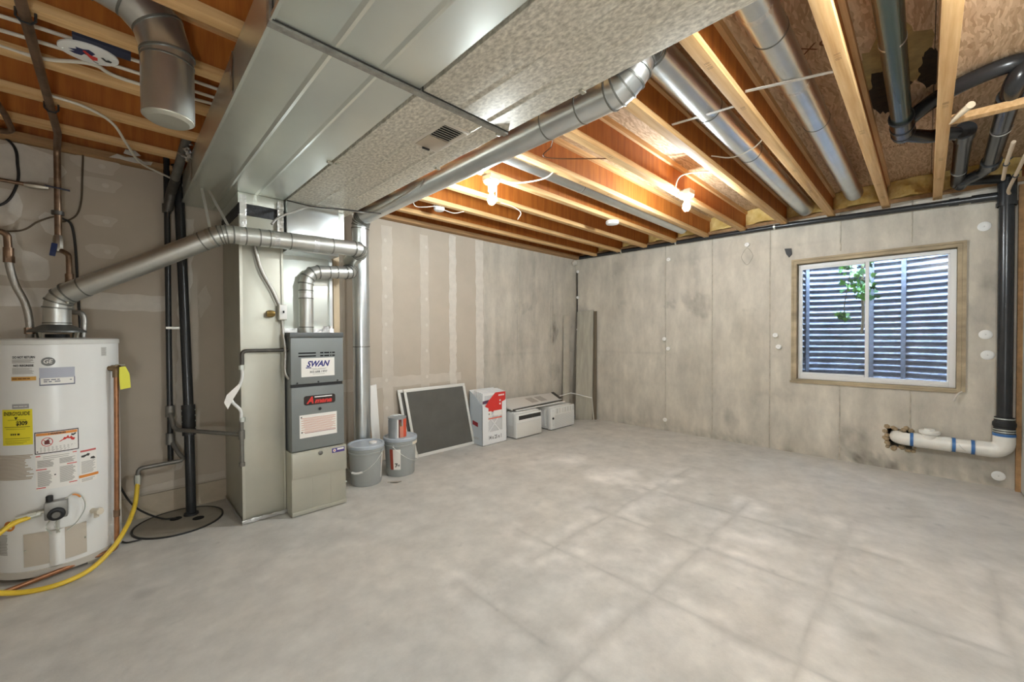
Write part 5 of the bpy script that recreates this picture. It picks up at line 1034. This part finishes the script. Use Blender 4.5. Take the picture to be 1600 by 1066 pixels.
# window screens leaning against the drywall: slightly racked frames
def screen(name, lab, dx, dy, x0, x1):
    t = thing(name, lab, 'window screen', ((x0+x1)/2+dx, 3.80+dy, 0), 'leaning window screens'); sh, H_ = -.085, .728
    def q(u, w, d=0): return Vector((inter(x0, x1, u)+dx+sh*w, 3.785+dy+.093*w, H_*w))+Vector((0, -1, .128)).normalized()*d
    wv, wu = .032/H_, .030/(x1-x0)
    for nm, (u0, w0, u1, w1) in (('frame_rail', (0, 0, 1, wv)), ('frame_rail', (0, 1-wv, 1, 1)), ('frame_stile', (0, wv, wu, 1-wv)), ('frame_stile', (1-wu, wv, 1, 1-wv))):
        build(nm, MB().hexa([q(u0, w0), q(u1, w0), q(u1, w0, .012), q(u0, w0, .012), q(u0, w1), q(u1, w1), q(u1, w1, .012), q(u0, w1, .012)]), M('screen frame white', (224, 222, 214), .4, .2), t, bevel=.002)
    build('screen_cloth', MB().hexa([q(wu, wv, .003), q(1-wu, wv, .003), q(1-wu, wv, .005), q(wu, wv, .005), q(wu, 1-wv, .003), q(1-wu, 1-wv, .003), q(1-wu, 1-wv, .005), q(wu, 1-wv, .005)]), mesh_m, t)
screen('window_screen', 'rear white framed window screen, its edge showing at the left of the front one', -.01, .018, 2.20, 3.085)
screen('window_screen', 'front grey window screen in a white frame leaning on the drywall', 0, 0, 2.25, 3.06)
# carton of air filters
ct = thing('filter_carton', 'white open carton marked 14 x 25 x 1 holding furnace filters', 'box', (3.24, 3.75, 0))
cx0, cx1, cy0, cy1 = 3.045, 3.435, 3.62, 3.86; th = .004
fp = build('front_panel', MB().prism([(x, cy0, z) for x, z in ((cx0, .001), (cx1, .001), (cx1, .515), (cx1-.075, .49), (cx1-.075, .15), (cx0+.095, .15), (cx0+.095, .435), (cx0+.02, .47), (cx0, .50))], (0, th, 0)), carton, ct)
build('side_panel', MB().prism([(cx0, y, z) for y, z in ((cy0, .001), (cy1, .001), (cy1, .635), (cy1-.07, .60), (cy0, .47))], (th, 0, 0)), carton_sh, ct, label='pale blue grey side')
build('side_panel', MB().prism([(cx1, y, z) for y, z in ((cy0, .001), (cy1, .001), (cy1, .635), (cy0, .51))], (-th, 0, 0)), carton_sh, ct)
build('back_panel', MB().box(cx0, cy1-th, .001, cx1, cy1, .64), carton, ct); build('base_panel', MB().box(cx0, cy0, .001, cx1, cy1, .005), carton, ct)
m_ = MB(); text(m_, '14 x 25 x 1', .062, lambda a, b: (3.245+a, cy0-.0008, .080+b), bold=.0012, width=.20); build('lettering', m_, ink, fp)
m_ = MB(); m_.prism([(cx0-.0008, y, z) for y, z in ((3.70, .215), (3.80, .235), (3.80, .285), (3.70, .265))], (-.0006, 0, 0)); build('red_mark', m_, M('dark red print', (150, 40, 48), .5), ct)
m_ = MB(); text(m_, '14x25x1', .04, lambda a, b: (cx0-.0012, 3.74-a, .08+b), width=.11); build('side_lettering', m_, ink_l, ct)
def afilter(k, y0):
    t = thing('air_filter', '', 'air filter', (3.24, y0, .006), 'air filters in the carton'); t['label'] = ('frontmost air filter in the carton with a red label', 'second air filter in the carton', 'third air filter in the carton', 'fourth air filter in the carton', 'fifth air filter in the carton')[k]
    a, b, z0, z1 = cx0+.012, cx1-.012, .008, .615+.006*k
    m_ = MB()
    m_.box(a, y0, z0, a+.03, y0+.022, z1); m_.box(b-.03, y0, z0, b, y0+.022, z1); m_.box(a+.03, y0, z0, b-.03, y0+.022, z0+.03); m_.box(a+.03, y0, z1-.03, b-.03, y0+.022, z1); build('card_frame', m_, carton, t)
    build('pleated_cloth', MB().box(a+.02, y0+.005, z0+.02, b-.02, y0+.018, z1-.02), filter_m, t)
    if k == 0:
        for p, q in (((a+.05, .10), (b-.05, .38)), ((a+.05, .38), (b-.05, .10)), ((a+.05, .24), (a+.19, .38))): build('card_brace', MB().bar((p[0], y0+.001, p[1]), (q[0], y0+.001, q[1]), .014, .003, (0, 1, 0)), carton, t)
        m_ = MB().prism([(x, y0-.0004, z) for x, z in ((a+.02, .44), (a+.10, .53), (a+.20, .612), (b, .612), (b, .385), (a+.03, .385))], (0, -.001, 0)); rl_ = build('red_label', m_, M('bright red label', (216, 54, 48), .45), t, label='red printed label')
        m_ = MB(); yy = y0-.0018
        m_.prism([(x, yy, z) for x, z in ((a+.04, .33), (a+.135, .33), (a+.135, .395), (a+.04, .395))], (0, -.0006, 0)); m_.prism([(x, yy, z) for x, z in ((a+.17, .33), (b-.02, .33), (b-.02, .395), (a+.17, .395))], (0, -.0006, 0))
        for z in (.47, .51): m_.lathe([(0, 0), (.012, 0), (.012, .0006), (0, .0006)], b-.09, yy, z, 12, axis=(0, -1, 0))
        build('white_panels', m_, paper, rl_)
        m_ = MB().box(a+.02, y0-.0012, .30, b, y0-.0004, .315); build('orange_rule', m_, M('coral print', (224, 116, 92), .5), t)
        m_ = MB(); [m_.box(b-.115+.024*i, yy-.0012, .566, b-.097+.024*i, yy-.0006, .584) for i in range(4)]; build('lettering', m_, paper, rl_)
        m_ = MB(); m_.box(a+.06, yy-.0012, .352, a+.075, yy-.0007, .374); m_.box(a+.085, yy-.0012, .352, a+.11, yy-.0007, .374); build('size_print', m_, ink_l, rl_)
        m_ = MB().prism([(x, y0-.0006, z) for x, z in ((a+.0, .525), (a+.10, .535), (a+.07, .495), (a+.0, .49))], (0, -.001, 0)); build('dark_print', m_, M('plum print', (88, 60, 82), .5), t)
for k in range(5): afilter(k, cy0+.008+.034*k)
# two window air conditioners
def rbox(x0, y0, z0, x1, y1, z1): return MB().box(x0, y0, z0, x1, y1, z1)
a1 = thing('air_conditioner', 'white window air conditioner with a black display strip beside the carton', 'air conditioner', (3.77, 3.68, 0), 'white window air conditioners')
build('case', rbox(3.545, 3.60, .010, 4.0, 3.84, .322), ac_m, a1, bevel=.008); build('front_bezel', rbox(3.53, 3.545, .012, 4.005, 3.605, .312), ac_m, a1, bevel=.014)
build('display_strip', rbox(3.575, 3.5435, .238, 3.985, 3.55, .290), M('display black', (58, 56, 54), .25), a1, bevel=.002)
g = build('front_panel', rbox(3.545, 3.541, .022, 3.992, 3.548, .192), M('panel white', (218, 215, 207), .5), a1, bevel=.003)
build('panel_groove', rbox(3.54, 3.5432, .197, 4.0, 3.547, .202), ac_g, a1)
for k in range(5): build('top_rib', rbox(3.56, 3.62+.03*k, .322, 3.99, 3.632+.03*k, .326), ac_m, a1)
m_ = MB()
for k in range(6): m_.tube(spline([(3.538, 3.60+.02*k, .03), (3.532, 3.62+.02*k, .10), (3.538, 3.58+.03*k, .16)], 4), .002, 5)
build('side_fins', m_, ac_g, a1); build('base_foot', rbox(3.56, 3.58, .001, 3.99, 3.8, .012), rubber, a1); build('rear_lip', rbox(3.60, 3.80, .325, 3.98, 3.82, .352), ac_m, a1, bevel=.003)
a2_ = thing('air_conditioner', 'white window air conditioner with a slatted grille near the far corner', 'air conditioner', (4.46, 3.68, 0), 'white window air conditioners')
build('case', rbox(4.215, 3.60, .012, 4.70, 3.86, .312), ac_m, a2_, bevel=.008); build('front_bezel', rbox(4.19, 3.545, .012, 4.715, 3.605, .305), ac_m, a2_, bevel=.012)
build('control_strip', rbox(4.205, 3.5432, .03, 4.262, 3.548, .295), ac_m, a2_, bevel=.002); build('dial', MB().lathe([(0, 0), (.016, 0), (.014, .010), (0, .010)], 4.234, 3.543, .165, 14, axis=(0, -1, 0)), rubber, a2_)
for z in (.27, .075): build('button', MB().lathe([(0, 0), (.008, 0), (.007, .003), (0, .003)], 4.234, 3.543, z, 12, axis=(0, -1, 0)), ac_g, a2_)
build('grille_backing', rbox(4.275, 3.5445, .03, 4.70, 3.548, .205), ac_g, a2_); build('vent_backing', rbox(4.275, 3.5445, .22, 4.70, 3.548, .29), ac_g, a2_)
for k in range(14): build('grille_slat', rbox(4.28, 3.540, .034+.0122*k, 4.695, 3.5446, .040+.0122*k), ac_m, a2_)
for k in range(7): build('vent_vane', rbox(4.28+.06*k, 3.540, .224, 4.30+.06*k, 3.5446, .286), ac_m, a2_)
for k in range(5): build('side_louver', rbox(4.206, 3.63+.04*k, .05, 4.215, 3.65+.04*k, .27), ac_m, a2_)
build('base_foot', rbox(4.23, 3.57, .001, 4.68, 3.8, .013), rubber, a2_); build('rear_lip', rbox(4.26, 3.80, .312, 4.68, 3.82, .345), ac_m, a2_, bevel=.003)
sp_ = thing('accordion_panel', 'folded grey side panel with dark edges lying across the air conditioners', 'panel', (4.0, 3.74, .353))
pl_ = lambda x, y, d=0: (x, y, .352+(y-3.64)*.42+d)
P0 = [(3.50, 3.72), (3.545, 3.64), (4.58, 3.66), (4.60, 3.84), (3.62, 3.86)]
build('panel_core', MB().prism([pl_(x, y) for x, y in P0], (0, 0, .020)), M('panel grey', (206, 201, 192), .55), sp_, bevel=.002)
build('edge_channel', MB().bar(pl_(3.56, 3.634, .008), pl_(4.57, 3.654, .008), .008, .014), dark_metal, sp_); build('edge_channel', MB().bar(pl_(3.50, 3.725, .02), pl_(3.61, 3.85, .02), .014, .016), dark_metal, sp_); build('edge_channel', MB().bar(pl_(4.55, 3.665, .024), pl_(4.57, 3.835, .024), .05, .010), dark_metal, sp_)
for x in (3.98, 4.16): build('fold_patch', MB().prism([pl_(x, 3.69, .0205), pl_(x+.13, 3.69, .0205), pl_(x+.10, 3.80, .0205), pl_(x-.03, 3.80, .0205)], (0, 0, .002)), M('patch grey', (168, 160, 150), .6), sp_)
build('front_rail', MB().bar((3.60, 3.622, .346), (4.60, 3.632, .346), .02, .012), white_pl, sp_)
rr_ = thing('corner_rail', 'thin white bent rail lying by the planks in the far corner', 'rail', (4.8, 3.7, .37))
build('rail', MB().tube([(4.40, 3.84, .36), (5.045, 3.86, .40)], .007, 8), white_pl, rr_); build('rail', MB().tube([(5.045, 3.86, .40), (5.06, 3.48, .36)], .007, 8), white_pl, rr_); build('rail_end', MB().tube([(5.06, 3.48, .36), (5.08, 3.46, .0)], .007, 8), M('worn rail', (196, 192, 180), .5), rr_)
# planks leaning in the corner
o = tag(build('plank', MB().hexa([(5.02, 3.755, .001), (5.19, 3.565, .001), (5.205, 3.578, .001), (5.035, 3.768, .001), (5.22, 3.865, 1.665), (5.275, 3.60, 1.685), (5.292, 3.603, 1.685), (5.237, 3.868, 1.665)]), plank_m, org=(5.1, 3.66, 0), bevel=.002), 'wide weathered plank leaning upright in the far corner', 'plank')
o = tag(build('plank', MB().hexa([(5.205, 3.575, .001), (5.250, 3.525, .001), (5.268, 3.540, .001), (5.223, 3.590, .001), (5.277, 3.590, 1.665), (5.284, 3.545, 1.665), (5.296, 3.547, 1.665), (5.294, 3.592, 1.665)]), dark_wood, org=(5.23, 3.55, 0)), 'narrow dark plank edge leaning at the right of the wide plank', 'plank')
o = tag(build('plank', MB().hexa([(4.86, 3.86, .001), (5.0, 3.86, .001), (5.0, 3.878, .001), (4.86, 3.878, .001), (4.97, 3.925, 1.60), (5.10, 3.925, 1.62), (5.10, 3.943, 1.62), (4.97, 3.943, 1.60)]), M('pale plank', (188, 180, 164), .85, var=.12, vscale=8), org=(4.95, 3.86, 0)), 'pale short plank against the concrete left of the corner rod', 'plank')
